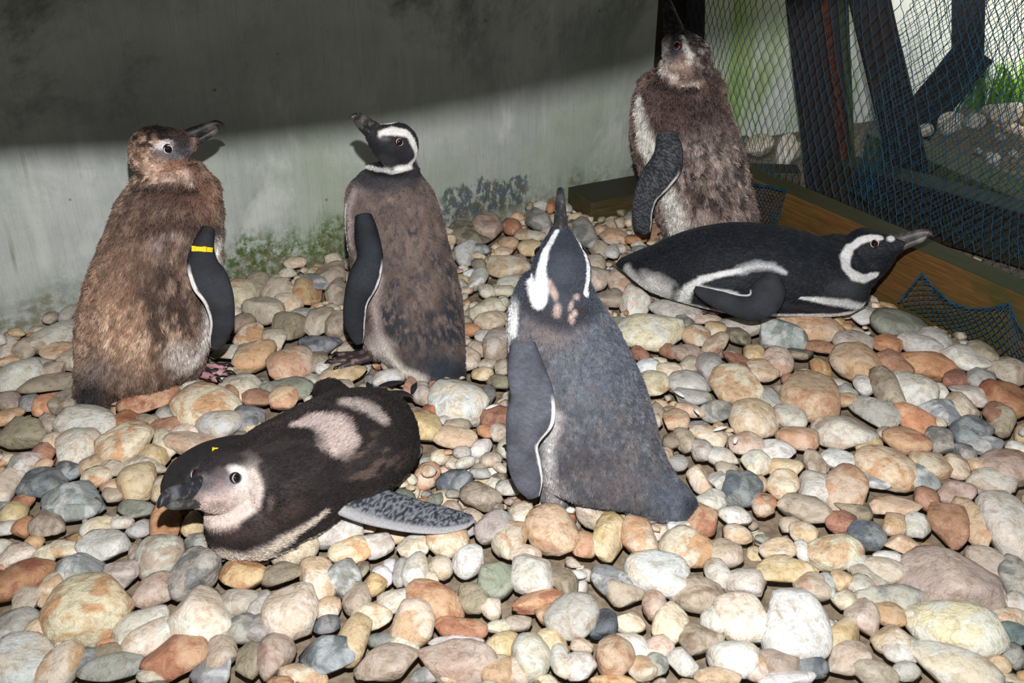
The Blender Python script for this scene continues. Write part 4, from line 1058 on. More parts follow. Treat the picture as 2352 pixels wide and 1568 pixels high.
def p3(p):
    p.mottle((116, 120, 128), 190, .50, .66, .55, (0, 0, 1), .6, seed=1)
    p.mottle((108, 98, 94), 70, .50, .66, .5, (0, 0, 1), .6, seed=2)
    p.mottle((60, 64, 72), 120, .5, .66, .55, (0, 0, 1), .6, seed=3)
    p.blob(1360, 860, 70, 80, (100, 108, 122), .8, .3, .4, -20); p.blob(1430, 780, 60, 120, (70, 78, 94), .8, .3, .5, 20)
    p.blob(1340, 1060, 80, 30, (62, 54, 54), .6, .4, .5); p.blob(1260, 760, 60, 34, (112, 98, 96), .8, .3, .6); p.blob(1430, 1120, 60, 36, (98, 86, 86), .7, .3, .5)
    p.blob(1550, 1150, 62, 44, (72, 82, 98), .6, .3, .6, -20); p.blob(1590, 1165, 22, 30, (36, 40, 48), .6, .3, .9)
    p.stroke([(1190, 640), (1176, 700), (1170, 760), (1172, 830)], 12, (190, 188, 190), .6, .4, .9)
    p.stroke([(1196, 640), (1188, 690), (1180, 760)], 13, (226, 226, 228), .4, .4, 1)
    p.stroke([(1275, 960), (1260, 1030), (1262, 1100), (1280, 1140)], 18, (176, 172, 172), .6, .4, .8)
    p.blob(1282, 1140, 34, 22, (158, 152, 150), .6, .4, .8)
    # head
    p.hregion(lambda Q: smooth01(-np.linalg.norm(Q * [.8, 1, 1], axis=1), -.075, -.06), (52, 56, 66))
    p.stroke([(1215, 690), (1250, 725), (1300, 742), (1345, 715)], 22, (44, 44, 50), .5, .3, .9)
    p.stroke([(1278, 530), (1262, 560), (1247, 600), (1240, 650), (1238, 690)], 12, (234, 234, 236), .25, .25, 1, taper=[6, 9, 12, 22, 17])
    p.stroke([(1220, 640), (1228, 680), (1240, 695)], 12, (234, 234, 236), .3, .3, 1)
    p.stroke([(1330, 545), (1346, 590), (1352, 630), (1346, 672)], 10, (234, 234, 236), .25, .2, 1, taper=[4, 8, 11, 9])
    for (x, y, a, b_, r_) in ((1272, 672, 7, 17, 15), (1280, 712, 9, 14, -5), (1262, 650, 4, 8, -20), (1312, 700, 5, 13, -20), (1320, 718, 6, 8, 10), (1313, 732, 6, 11, 10), (1325, 682, 7, 6, 0)):
        p.blob(x, y, a, b_, (178, 156, 148), .5, .4, .95, r_)
r3, P3, _ = build_penguin('penguin', 'slate-grey penguin seen from behind with its black bill pointing up and away', at_z(1360, 1140, 0), t3, h3, (80, 80, 86), p3,
    dict(n=85000, len=.0050, rad=.00034, lift=.40, jit=.28, cj=.34, tip=((140, 152, 170), .40), lock=.5), (.15, -.12, -1), fluffamp=.0025)
build_head_bits(r3, h3, ((40, 40, 44), (60, 60, 64)), ((36, 36, 40), (60, 60, 64)), (60, 58, 62), (20, 14, 14), eye=(.0195, .0262, .0065), er=.0074)
build_flipper('flipper', [(1200, 790, 1.25, 30, .016), (1208, 850, 1.225, 44, .014), (1222, 905, 1.21, 50, .011), (1218, 960, 1.20, 56, .010), (1200, 1015, 1.195, 38, .009), (1204, 1065, 1.19, 38, .007), (1216, 1110, 1.188, 32, .006), (1226, 1142, 1.186, 14, .003)],
    flip_col((74, 76, 86), (226, 226, 226), 1, .78), r3)
foot(r3, at_z(1195, 1100, 0.0) + np.array([0.02, .03, 0]), 1.9, 1.1, M_FOOTD)
foot(r3, at_z(1300, 1140, 0.0) + np.array([0.02, .06, 0]), 1.5, 1.1, M_FOOTD)

# ---- 4: sleek black and white adult lying on its belly
h4 = Head(1997, 572, 1.86, (.77, -.319, .553), (-.403, .43, .808), 1.07)
t4 = [rings_lie([(1422, 602, 0.072, .018, .006), (1450, 602, 0.078, .040, .018), (1500, 612, 0.082, .068, .046), (1560, 612, 0.090, .088, .068), (1630, 612, 0.102, .102, .084), (1700, 616, 0.106, .108, .092),
                 (1780, 622, 0.104, .106, .090), (1850, 632, 0.096, .098, .082), (1910, 645, 0.086, .086, .072), (1955, 655, 0.078, .068, .060), (1985, 660, 0.074, .044, .042)]),
      rings_view([(1880, 632, 1.875, 92, .076), (1908, 622, 1.872, 84, .072), (1938, 612, 1.87, 78, .068), (1972, 606, 1.865, 64, .058), (2005, 598, 1.86, 44, .046), (2036, 580, 1.85, 28, .030), (2052, 568, 1.845, 14, .016)]),
      rings_view([(1890, 640, 1.875, 90, .075), (1930, 628, 1.87, 80, .066), (1962, 612, 1.865, 66, .055), (1990, 600, 1.86, 56, .045)])]
def p4(p):
    V = p.V
    # white belly below
    p.put(smooth01(-(V[:, 2] + p.n1 * .012), -.052, -.036) * smooth01(-p.N[:, 2], -.25, .1), (214, 208, 204))
    p.mottle((62, 66, 76), 420, .55, .70, .4, (1, 0, 0), .35, seed=2)
    p.stroke([(1440, 618), (1470, 650), (1540, 690)], 12, (206, 204, 202), .5, .4, .95); p.blob(1510, 660, 52, 24, (206, 204, 202), .5, .3, .95, -25); p.blob(1450, 640, 22, 14, (190, 188, 186), .5, .4, .8, -40)
    p.stroke([(1568, 702), (1578, 668), (1612, 642), (1660, 629), (1700, 622)], 12, (234, 234, 234), .35, .6, 1, taper=[18, 13, 8, 6, 6])
    p.stroke([(1552, 660), (1548, 690)], 7, (60, 62, 68), .6, .5, .8)
    p.stroke([(1700, 622), (1740, 610), (1775, 612), (1805, 626)], 9, (210, 210, 214), .8, .9, .8, taper=[9, 9, 8, 4])
    p.stroke([(1600, 658), (1650, 668), (1690, 676)], 7, (222, 222, 222), .4, .4, .95)
    p.blob(1660, 652, 40, 10, (44, 46, 50), .4, .4, 1, 5)
    p.stroke([(1840, 684), (1890, 690), (1940, 696), (1980, 702)], 9, (226, 226, 226), .35, .45, 1, taper=[3, 8, 11, 10])
    p.stroke([(1790, 700), (1850, 706), (1920, 716), (1960, 718)], 9, (46, 46, 50), .35, .5, 1, taper=[9, 9, 10, 8])
    p.stroke([(1760, 722), (1820, 728), (1880, 733), (1930, 735), (1965, 728)], 11, (228, 224, 222), .4, .35, 1)
    p.put(smooth01(-(V[:, 2] + p.n1 * .010), -.052, -.044) * smooth01(V[:, 0], .45, .5) * smooth01(-p.N[:, 1], -.2, .2), (228, 224, 222))
    p.blob(1950, 665, 40, 26, (76, 78, 84), .8, .4, .6)
    # head bands
    p.stroke([(2022, 546), (2000, 546), (1975, 552), (1952, 568), (1940, 592), (1944, 615), (1960, 632), (1985, 640), (2012, 632)], 9, (232, 230, 230), .22, .3, 1, mirror=True, taper=[7, 9, 9, 10, 13, 12, 12, 10, 8])
    p.blob(2046, 548, 9, 7, (228, 224, 224), .3, .25, 1, mirror=True); p.blob(2010, 553, 9, 6, (228, 216, 214), .4, .1, .9)
r4, P4, _ = build_penguin('penguin', 'sleek black and white penguin lying on its belly beside the timber edging', at_z(1720, 700, 0), t4, h4, (23, 26, 32), p4,
    dict(n=60000, len=.0042, rad=.00032, lift=.16, jit=.14, cj=.45, tip=((92, 100, 116), .25)), (-1, 0, -.02), mat=M_SLEEK)  # pale strand tips put the sheen of the sleek back into the colour
build_head_bits(r4, h4, ((60, 56, 56), (88, 84, 84)), ((68, 65, 65), (104, 108, 112)), (206, 168, 162), (34, 18, 16))
build_flipper('flipper', [(1772, 640, 1.765, 24, .016), (1768, 662, 1.745, 38, .015), (1752, 690, 1.73, 40, .013), (1725, 706, 1.725, 32, .011), (1690, 700, 1.73, 26, .009), (1650, 686, 1.745, 22, .007), (1615, 672, 1.76, 15, .005), (1596, 662, 1.77, 7, .003)],
    flip_col((38, 40, 46), (220, 220, 220), -1, .80), r4)
foot(r4, at_z(1640, 722, .004) + np.array([.03, .0, 0]), math.pi - .1, 1.0, M_FOOTD)
foot(r4, at_z(1640, 700, .004) + np.array([.03, .10, 0]), math.pi, 1.0, M_FOOTD)

# ---- 5: tall fluffy one in the corner, bill to the roof
h5 = Head(1575, 132, 2.27, (-.27, .383, .883), (.718, -.531, .45), 1.25)
t5 = [rings_stand([(165, 1500, 1648, 2.275, .060), (195, 1470, 1656, 2.27, .075), (240, 1456, 1668, 2.26, .088), (290, 1455, 1686, 2.25, .098), (340, 1460, 1701, 2.24, .106), (390, 1470, 1712, 2.23, .112),
                   (440, 1490, 1722, 2.22, .114), (490, 1512, 1732, 2.21, .112), (530, 1528, 1738, 2.20, .104), (565, 1545, 1730, 2.19, .080), (580, 1570, 1700, 2.18, .05)]),
      rings_view([(1578, 215, 2.27, 84, .075), (1572, 180, 2.272, 68, .062), (1575, 140, 2.275, 56, .050)]),
      rings_view([(1690, 520, 2.17, 50, .05), (1715, 560, 2.14, 30, .03), (1730, 590, 2.12, 14, .012)])]
def p5(p):
    ax = (.1, 0, -1)
    p.mottle((150, 122, 110), 60, .45, .62, .7, ax, .35, seed=1)
    p.mottle((52, 40, 40), 70, .50, .60, .85, ax, .35, seed=2)
    p.blob(1560, 235, 100, 65, (70, 50, 46), .7, .4, .85); p.blob(1610, 260, 50, 50, (50, 38, 38), .7, .5, .6); p.blob(1640, 200, 22, 50, (60, 46, 44), .7, .4, .7)
    p.blob(1620, 340, 60, 24, (168, 156, 152), .7, .5, .7, -10); p.blob(1660, 430, 60, 90, (148, 132, 126), .8, .4, .45)
    p.mottle((58, 46, 46), 95, .48, .57, .8, ax, .4, p.maskblob(1640, 400, 90, 110), 5)
    p.blob(1685, 400, 24, 16, (62, 66, 78), .5, .6, .7)
    p.mottle((178, 162, 154), 70, .44, .56, .75, ax, .3, p.maskblob(1630, 430, 110, 110), 15)
    p.mottle((50, 38, 38), 120, .54, .62, .9, ax, .25, p.maskblob(1640, 420, 110, 120), 16)
    p.stroke([(1470, 225), (1474, 280), (1488, 330), (1505, 380)], 17, (224, 220, 212), .3, .15, 1, taper=[10, 22, 26, 16])
    p.stroke([(1530, 420), (1542, 470), (1556, 520)], 24, (220, 216, 208), .3, .2, 1, taper=[16, 28, 34])
    # head
    p.blob(1610, 110, 36, 60, (42, 36, 38), .6, .4, .9); p.blob(1575, 75, 50, 30, (26, 26, 30), .5, .3, .95)
    p.mottle((182, 168, 160), 110, .54, .64, .6, None, 1, p.maskblob(1605, 130, 30, 50), 7)
    p.blob(1552, 150, 34, 26, (176, 150, 138), .5, .4, .9, -15); p.blob(1528, 120, 14, 40, (170, 164, 158), .5, .3, .8)
    p.stroke([(1520, 150), (1528, 172), (1552, 178)], 8, (206, 196, 188), .5, .5, .9)
    p.stroke([(1568, 88), (1574, 110), (1584, 125), (1582, 142)], 7, (216, 208, 204), .5, .6, .95)
    p.blob(1549, 112, 17, 24, (66, 66, 74), .5, .3, .9); p.blob(1556, 96, 12, 12, (40, 40, 48), .5, .3, .9)
    p.stroke([(1545, 186), (1570, 196), (1600, 192)], 8, (184, 166, 156), .5, .4, .85)
    p.stroke([(1500, 190), (1545, 208), (1600, 206)], 9, (44, 32, 32), .5, .5, .8)
r5, P5, _ = build_penguin('penguin', 'shaggy brown and white penguin standing in the corner with its bill to the roof', at_z(1640, 560, 0), t5, h5, (128, 108, 101), p5,
    dict(n=80000, len=.0150, rad=.00060, lift=.36, jit=.50, cj=.40, tip=((182, 166, 158), .4), lock=.7), (.15, 0, -1), voxel=.0032, fluffamp=.015)
build_head_bits(r5, h5, ((26, 26, 30), (44, 44, 46)), ((26, 26, 30), (44, 44, 46)), (150, 144, 148), (70, 20, 16))
build_flipper('flipper', [(1530, 312, 2.155, 24, .018), (1536, 342, 2.13, 32, .017), (1530, 378, 2.11, 38, .015), (1506, 412, 2.10, 37, .012), (1484, 448, 2.10, 28, .010), (1475, 485, 2.10, 24, .008), (1477, 515, 2.10, 20, .006), (1484, 536, 2.10, 10, .003)],
    flip_col((32, 34, 41), (224, 222, 220), 1, .82, frost=.25), r5)
foot(r5, at_z(1590, 560, 0) + np.array([0, .02, 0]), 2.9, 1.15, M_FOOTD)
foot(r5, at_z(1660, 560, 0) + np.array([0, .05, 0]), 2.6, 1.15, M_FOOTD)

# ---- 6: dark downy juvenile lying in front, face towards us
h6 = Head(520, 1106, 0, (-.42, -.77, .48), (.014, .50, .86), 1.14, z=.125)
t6 = [rings_lie([(560, 1165, .085, .050, .060), (590, 1150, .085, .080, .080), (650, 1110, .088, .094, .086), (710, 1072, .086, .098, .084), (770, 1042, .086, .100, .085), (825, 1012, .084, .096, .083), (862, 992, .078, .082, .074), (885, 970, .074, .055, .056), (898, 962, .07, .025, .026)]),
      rings_view([(620, 1105, 1.26, 98, .075), (585, 1108, 1.22, 88, .066), (548, 1115, 1.18, 74, .055)]),
      rings_lie([(500, 1196, .050, .030, .040), (522, 1200, .052, .050, .048), (570, 1190, .058, .068, .056), (640, 1160, .065, .075, .062)]),
      rings_view([(800, 960, 1.40, 44, .04), (775, 922, 1.44, 38, .028), (752, 903, 1.47, 36, .018), (725, 905, 1.48, 24, .010)])]
def p6(p):
    V = p.V
    p.mottle((52, 46, 46), 60, .5, .65, .6, (1, .8, 0), .4, seed=1)
    p.mottle((96, 80, 74), 90, .60, .70, .7, (1, .8, 0), .35, p.maskblob(850, 1060, 70, 60), 3)
    p.put(smooth01(-(V[:, 2] + p.n1 * .01), -.040, -.030), (198, 188, 178))
    p.stroke([(675, 975), (720, 965), (770, 975), (800, 1010)], 26, (178, 162, 158), .35, .35, 1, taper=[12, 28, 34, 24])
    p.blob(770, 1015, 40, 28, (178, 162, 156), .4, .4, 1, -35)
    p.stroke([(790, 922), (840, 935), (880, 965)], 20, (160, 148, 144), .45, .4, .95, taper=[16, 22, 14])
    p.blob(740, 905, 34, 14, (30, 26, 26), .5, .3, 1)
    p.stroke([(488, 1205), (540, 1228), (600, 1215), (680, 1165)], 22, (58, 46, 45), .6, .3, .8)
    p.stroke([(480, 1252), (520, 1274), (570, 1280), (620, 1262), (680, 1222), (745, 1178)], 15, (196, 184, 172), .5, .3, .95, taper=[10, 20, 24, 20, 14, 8])
    # head
    p.hregion(lambda Q: smooth01(-np.linalg.norm(Q, axis=1), -.066, -.052) * smooth01(-Q[:, 2], -.004, .010), (186, 166, 160))
    p.blob(525, 1158, 72, 38, (192, 174, 168), .4, .25, 1); p.blob(565, 1110, 34, 54, (208, 196, 190), .5, .2, .9)
    p.stroke([(538, 1078), (572, 1082), (596, 1110), (598, 1145), (570, 1180), (510, 1198), (470, 1190)], 12, (212, 198, 190), .5, .25, .95)
    p.stroke([(600, 1070), (616, 1120), (606, 1170), (560, 1205)], 10, (44, 38, 38), .6, .3, .9)
    p.blob(500, 1062, 80, 28, (44, 38, 40), .4, .35, 1, 6); p.blob(458, 1085, 40, 28, (46, 42, 46), .5, .3, 1); p.blob(470, 1100, 16, 12, (120, 114, 116), .6, .4, .7, -30)
    p.blob(505, 1110, 22, 26, (132, 118, 118), .7, .3, .7); p.blob(500, 1160, 16, 8, (128, 98, 94), .6, .2, .6); p.blob(472, 1120, 20, 16, (92, 88, 94), .6, .3, .8)
    p.blob(545, 1080, 20, 10, (226, 218, 216), .5, .1, .9, -20); p.blob(532, 1105, 14, 13, (120, 120, 130), .5, .1, .8)
r6, P6, _ = build_penguin('penguin', 'dark downy young penguin sprawled in front with a pale pinkish face', at_z(650, 1180, 0), t6, h6, (36, 31, 31), p6,
    dict(n=70000, len=.0060, rad=.00034, lift=.40, jit=.30, cj=.30), (.8, .6, 0), fluffamp=.003)
build_head_bits(r6, h6, ((34, 36, 42), (84, 88, 94)), ((46, 48, 50), (90, 92, 92)), (150, 156, 166), (40, 24, 24), er=.0074, bw=1.3)
def fcol6(s, t, up, V):
    n = fbm(V * 380, 9, 3); c = lin((46, 48, 56)) * (1 - smooth01(n, .42, .6)[:, None]) + lin((128, 130, 138)) * smooth01(n, .42, .6)[:, None]
    e = smooth01(t * 1, .55, .8)[:, None] * .9; return c * (1 - e) + lin((160, 158, 160)) * e
def fcol6d(s, t, up, V):
    return np.tile(lin((40, 38, 40)), (len(s), 1)) * (.4 + 1.2 * fbm(V * 200, 9, 3))[:, None]
_, fV, fC = build_flipper('flipper', [(742, 1128, .075, .030, .014), (790, 1140, .066, .040, .012), (840, 1155, .054, .043, .010), (900, 1172, .044, .040, .008), (960, 1186, .038, .036, .007), (1020, 1194, .034, .030, .006), (1062, 1194, .032, .020, .005), (1086, 1190, .030, .009, .003)],
    fcol6, r6, mode='lie')
build_flipper('flipper', [(610, 1050, .100, .034, .016), (560, 1036, .104, .036, .015), (510, 1036, .100, .034, .013), (455, 1052, .088, .032, .011), (415, 1084, .070, .030, .009), (398, 1120, .052, .022, .007), (396, 1148, .040, .009, .003)],
    fcol6d, r6, mode='lie')
_c = at_z(498, 1030, .108); q_ = band(r6, _c, .006, .006, .0024)
# ------------------------------------------------------------------ timber edging, posts
BF = np.array([.791, 1.986, 0.0])                      # a point on the front foot of the edging
def beam_pt(t, out=0.0, z=0.0): return BF + BD * t + WD * out + Z3 * z
BH, BT = .134, .066
o = box_between('timber_edging', beam_pt(.80, 0, -.04), -BD * 2.0, WD * BT, Z3 * (BH + .04), M_BEAM, bevel=.004, wob=.003, nseg=14)
tag(o, 'long treated timber edging with a mossy green top under the blue net', 'timber')
def plane_px(px, py, P0, n):
    d = ray(px, py); return CAM + d * (np.dot(P0 - CAM, n) / np.dot(d, n))
def z_over(px_pt, G):                                   # height of the image point above ground point G
    d = ray(*px_pt); t = G[1] / d[1]; return 1 + d[2] * t
# short offcut lying at the foot of the wall
G0, G1, G2 = at_z(1356, 511, 0), at_z(1470, 489, 0), at_z(1303, 491, 0)
hh = z_over((1361, 465), G0); axb = nrm(G1 - G0); ayb = nrm(np.cross(Z3, axb))
wd_ = float(np.dot(G2 - G0, ayb)) + .045
o = box_between('timber_offcut', G0 - Z3 * .0, axb * .23, ayb * .125, Z3 * hh, M_BLOCK, bevel=.004, wob=.003, nseg=4)
tag(o, 'short dark algae-stained board lying on the pebbles at the foot of the wall', 'timber')
def strut(name, p0, p1, w, d, mat, label, cat='post', side=None):
    ax = p1 - p0; view = nrm((p0 + p1) / 2 - CAM) if side is None else side
    ay = nrm(np.cross(ax, view)); az = nrm(np.cross(nrm(ax), ay))
    o = box_between(name, p0 - ay * w / 2 - az * d / 2, ax, ay * w, az * d, mat, bevel=.006, wob=.003, nseg=6)
    return tag(o, label, cat)
# broad dark post with a rusty strip down it
A0 = at_z(1908, 452, -.02); A1 = at_Y(1848, -150, A0[1] + .06)
pA = strut('timber_post', A0, A1, .122, .075, M_POST, 'broad dark timber post with a rusty strip behind the net')
M_RUST = mat_plain('rust', (84, 50, 36), .85, .6, 60)
def rust_strip():
    a, b_ = at_Y(1938, 372, A0[1] - .065), at_Y(1884, -60, A0[1] - .035)
    V, F = loft(crom([np.concatenate([a, (.011, 0, 0), (0, .004, 0)]), np.concatenate([(a + b_) / 2 + (.004, 0, 0), (.011, 0, 0), (0, .004, 0)]), np.concatenate([b_, (.010, 0, 0), (0, .004, 0)])], 3), 8)
    q = mesh_from('rusty_strip', V, F, M_RUST, None, False); q.parent = pA; q.matrix_parent_inverse = pA.matrix_basis.inverted(); tag(q, 'rusty iron strip')
rust_strip()
M_GPOST = mat_wood('green_batten', (70, 78, 50), (50, 58, 40), (40, 52, 36), .5, .7)
g0 = at_z(1966, 430, 0); strut('timber_batten', g0 + (.01, .09, 0), at_Y(1928, -150, g0[1] + .14), .030, .03, M_GPOST, 'thin greenish batten beside the broad dark post')
B0 = at_z(2108, 447, 0); strut('timber_post', B0 + (0, .03, 0), at_Y(1962, -150, B0[1] + .12), .100, .08, M_POST, 'leaning dark timber post right of the broad post')
# far frame: upright and brace
C0 = at_Y(2222, 175, 3.3); strut('timber_post', C0, at_Y(2226, -150, 3.3), .098, .08, M_POST, 'dark upright of the far frame behind the fine net')
strut('timber_brace', at_Y(2238, 120, 3.20), at_Y(2070, 330, 3.06), .125, .05, M_POST, 'dark diagonal brace of the far frame behind the fine net', 'brace')
# corner post and board
K0 = at_z(1592, 395, 0); strut('timber_post', K0, at_Y(1598, -150, K0[1]), .048, .05, M_POST, 'narrow black corner post above the tallest penguin', side=np.array([0, 1., 0]))
M_BROWN = mat_wood('brown_board', (74, 62, 48), (56, 48, 40), (50, 50, 40), .4, .8)
k0 = at_z(1535, 400, 0) + (0, .06, 0); strut('upright_board', k0, at_Y(1538, -150, k0[1]), .115, .02, M_BROWN, 'dull brown upright board between the wall and the corner post', 'board', side=np.array([0, 1., 0]))
# second and third sleepers beyond the edging
S0, S1 = at_z(2048, 509, 0), at_z(2345, 598, 0); sd = nrm(S1 - S0)
hh2 = z_over((2345, 497), S1)
on = nrm(np.cross(Z3, sd)); on = on if on[1] > 0 else -on
o = box_between('timber_sleeper', S0 - sd * .22 - Z3 * .02, sd * 1.5, on * .09, Z3 * (hh2 + .02), M_BEAM2, bevel=.004, wob=.003, nseg=10)
tag(o, 'dark sleeper with a dull green top just beyond the timber edging', 'timber')
T0, T1 = at_z(1990, 306, .10), at_z(2352, 462, .10); td = nrm(T1 - T0); tn = nrm(np.cross(Z3, td)); tn = tn if tn[1] > 0 else -tn
M_BEAM3 = mat_wood('mossy_timber', (96, 96, 58), (70, 74, 44), (52, 62, 34), .5, .7, .6, top_green=(88, 92, 58))
o = box_between('timber_sleeper', T0 - td * .0 - Z3 * .12, td * 1.5, tn * .12, Z3 * .12, M_BEAM3, bevel=.004, wob=.003, nseg=10)
tag(o, 'farther mossy yellow-green sleeper behind the two posts', 'timber')
q0 = at_z(1722, 395, .11); q1 = at_z(1815, 398, .11); qd = nrm(q1 - q0)
o = box_between('timber_offcut', q0 - Z3 * .12, qd * .13, nrm(np.cross(Z3, qd)) * .07, Z3 * .12, M_BLOCK, bevel=.003)
tag(o, 'small green board end beyond the edging beside the tall penguin', 'timber')

# ------------------------------------------------------------------ nets
def net_mat(name, c):
    m, nt, b = new_mat(name, .6, .3); g = NT(nt); n = g.noise(objco(g), 40, 2)
    g.l(g.mix(g.ramp(n, .3, .7), L(c), tuple(x * .6 for x in L(c))), b.inputs['Base Color']); return m
M_NET = net_mat('blue_twine', (30, 70, 94)); M_NET2 = net_mat('teal_twine', (34, 78, 98))
def lattice(nu, nv):
    out = []
    for i in range(nu + 1):
        for sgn in (1, -1):
            if i == 0 and sgn < 0 or i == nu and sgn > 0: continue
            out.append([(i + (j % 2) * .5 * sgn, j) for j in range(nv + 1)])
    return out
def net(name, P, nu, nv, r, mat, label, sub=1, extra=()):
    cu = bpy.data.curves.new(name, 'CURVE'); cu.dimensions = '3D'; cu.bevel_depth = r; cu.bevel_resolution = 0; cu.use_fill_caps = False
    lines = []
    for ln in lattice(nu, nv):
        pts = []
        for k in range(len(ln) - 1):
            for q in range(sub):
                f = q / sub; e_ = f * f * (3 - 2 * f); pts.append((ln[k][0] * (1 - e_) + ln[k + 1][0] * e_, ln[k][1] * (1 - f) + ln[k + 1][1] * f))
        pts.append(ln[-1]); A = np.array(pts); lines.append(P(A[:, 0] / nu, A[:, 1] / nv))
    lines += list(extra)
    for Ls in lines:
        s = cu.splines.new('POLY'); s.points.add(len(Ls) - 1)
        s.points.foreach_set('co', np.concatenate([Ls, np.ones((len(Ls), 1))], 1).astype(np.float32).ravel())
    cu.materials.append(mat)
    t = bpy.data.objects.new('tmp', cu); scene.collection.objects.link(t)
    me = bpy.data.meshes.new_from_object(t.evaluated_get(bpy.context.evaluated_depsgraph_get()))
    bpy.data.objects.remove(t); bpy.data.curves.remove(cu); me.name = name
    o = bpy.data.objects.new(name, me); scene.collection.objects.link(o)
    return tag(o, label, 'net')
def n2(u, v, s, seed): return vnoise(np.stack([u * s, v * s, 0 * u + seed], 1), seed) - .5
LN1 = 2.05
def P1n(u, v):
    t = .80 - u * LN1                                   # from the corner towards the viewer
    z = v * .62
    t = t + .09 * n2(u * 3, v, 2.2, 3) * (1 - v * .4) + .04 * n2(u * 8, v * 2, 1.4, 4)
    off = .055 + .030 * n2(u * 5, v * .8, 2.0, 5) + .016 * n2(u * 13, v * 2, 1.5, 6) + .02 * v
    z = z + .010 * n2(u * 7, v * 3, 1.5, 7)
    return BF[None] + BD[None] * t[:, None] + WD[None] * off[:, None] + Z3[None] * (BH + .003 + z)[:, None]
net('net', P1n, 84, 26, .0009, M_NET, 'blue diamond-mesh net hung above the timber edging', sub=3)
def P2n(u, v):
    t = .30 - u * 1.35; z = v * .75
    t = t + .05 * n2(u * 4, v, 2.2, 13) - .18 * v * (1 - u)
    off = .20 + .05 * n2(u * 5, v, 2.0, 15) + .03 * n2(u * 14, v * 2, 1.5, 16)
    return BF[None] + BD[None] * t[:, None] + WD[None] * off[:, None] + Z3[None] * (.10 + z)[:, None]
net('net', P2n, 96, 96, .0008, M_NET2, 'finer blue-green net hanging behind the diamond net')
FACE = BF - WD * .008
def patch(top, bot):
    top, bot = np.array(top, float), np.array(bot, float)
    def ev(c, u):
        x = np.linspace(0, 1, len(c)); return np.stack([np.interp(u, x, c[:, 0]), np.interp(u, x, c[:, 1])], 1)
    def P(u, v):
        q = ev(top, u) * (1 - v)[:, None] + ev(bot, u) * v[:, None]
        k = -.010 - .012 * vnoise(np.stack([u * 9, v * 4, 0 * u], 1), 3)
        return np.array([plane_px(a, b_, FACE + WD * kk, WD) for (a, b_), kk in zip(q, k)])
    return P
top4 = [(2118, 626), (2150, 664), (2185, 694), (2230, 708), (2275, 707), (2320, 694), (2336, 740), (2375, 800)]
bot4 = [(2062, 694), (2105, 716), (2150, 742), (2200, 766), (2250, 792), (2300, 820), (2340, 845), (2385, 872)]
P4n = patch(top4, bot4)
uu = np.linspace(0, 1, 60); zz = 0 * uu
rope = [P4n(uu, zz + .01 + .03 * (vnoise(np.stack([uu * 30, zz + k, zz], 1), k) - .5)) for k in range(5)]
vv = np.linspace(0, 1, 14); rope += [P4n(0 * vv + .004 + .02 * (vnoise(np.stack([vv * 9, 0 * vv + k, 0 * vv], 1), k + 9) - .5), vv) for k in range(5)]
for k in range(46):                                     # loose knots and loops along the bunched edge
    u0 = random.random() * .8; a = np.linspace(0, 1, 7)
    rope.append(P4n(u0 + .03 * np.sin(a * 6) * random.random() + a * .01, (a * (.05 + .10 * random.random()))))
net('net', P4n, 20, 10, .0010, M_NET, 'loop of blue net sagging between nails on the face of the edging', sub=2, extra=rope)
P3n = patch([(1722, 420), (1750, 424), (1775, 428), (1806, 436)], [(1722, 505), (1745, 508), (1770, 512), (1784, 516)])
net('net', P3n, 9, 11, .0009, M_NET, 'scrap of blue net folded over the edging beside the tall penguin', sub=1,
    extra=[P3n(np.linspace(0, 1, 12), np.linspace(0, 1, 12) * 0 + .02 * k) for k in range(4)] + [P3n(np.linspace(0, 1, 10) * 0 + .97 + .01 * k, np.linspace(0, 1, 10)) for k in range(3)])

# ------------------------------------------------------------------ garden outside
def mat_garden():
    m, nt, b = new_mat('overgrown_pale_wall', .9, .1); g = NT(nt); co = objco(g)
    a = g.noise(g.mapping(co, (1, 1, .22)), 4.5, 4, .6, .5); f = g.noise(g.mapping(co, (1, 1, .3)), 22, 3, .6)
    c = g.mix(g.ramp(a, .48, .70), L((226, 232, 226)), L((168, 192, 124)))
    c = g.mix(g.ramp(f, .52, .80, 0, .45), c, L((112, 144, 72)))
    g.l(c, b.inputs['Base Color']); return m
_a, _b2 = at_z(1600, 312, 0), at_z(2352, 205, 0); _d = nrm(_b2 - _a)
oriented('wall_outside', _a - _d * .25 - Z3 * .1, _d * 3.2, nrm(np.cross(Z3, _d)) * .08, Z3 * 1.3, mat_garden(), bevel=0)
M_GRASS = mat_plain('grass_blades', (108, 148, 50), .6, .4, 8)
def tuft(c, n, h, w, label, seed):
    rs = np.random.default_rng(seed); V = []; F = []
    for i in range(n):
        p = c + np.array([rs.normal() * w, rs.normal() * w * .5, 0]); d = rs.normal(size=2) * .25; H_ = h * rs.uniform(.5, 1.1); ww = rs.uniform(.004, .008)
        a = rs.uniform(0, 6.28); s = np.array([math.cos(a), math.sin(a), 0]) * ww; b0 = len(V)
        for k, t in enumerate((0, .5, .85)):
            q = p + np.array([d[0] * t * t * H_, d[1] * t * t * H_, t * H_ * (1 - .25 * t)]); V += [q - s * (1 - t * .6), q + s * (1 - t * .6)]
        V.append(p + np.array([d[0] * H_, d[1] * H_, H_ * .75]))
        F += [(b0, b0 + 1, b0 + 3, b0 + 2), (b0 + 2, b0 + 3, b0 + 5, b0 + 4), (b0 + 4, b0 + 5, b0 + 6)]
    o = mesh_from('grass_tuft', V, F, M_GRASS, origin=c); tag(o, label, 'grass')
tuft(at_z(2322, 252, 0), 200, .20, .08, 'bright green grass tuft outside at the right behind the net', 1)
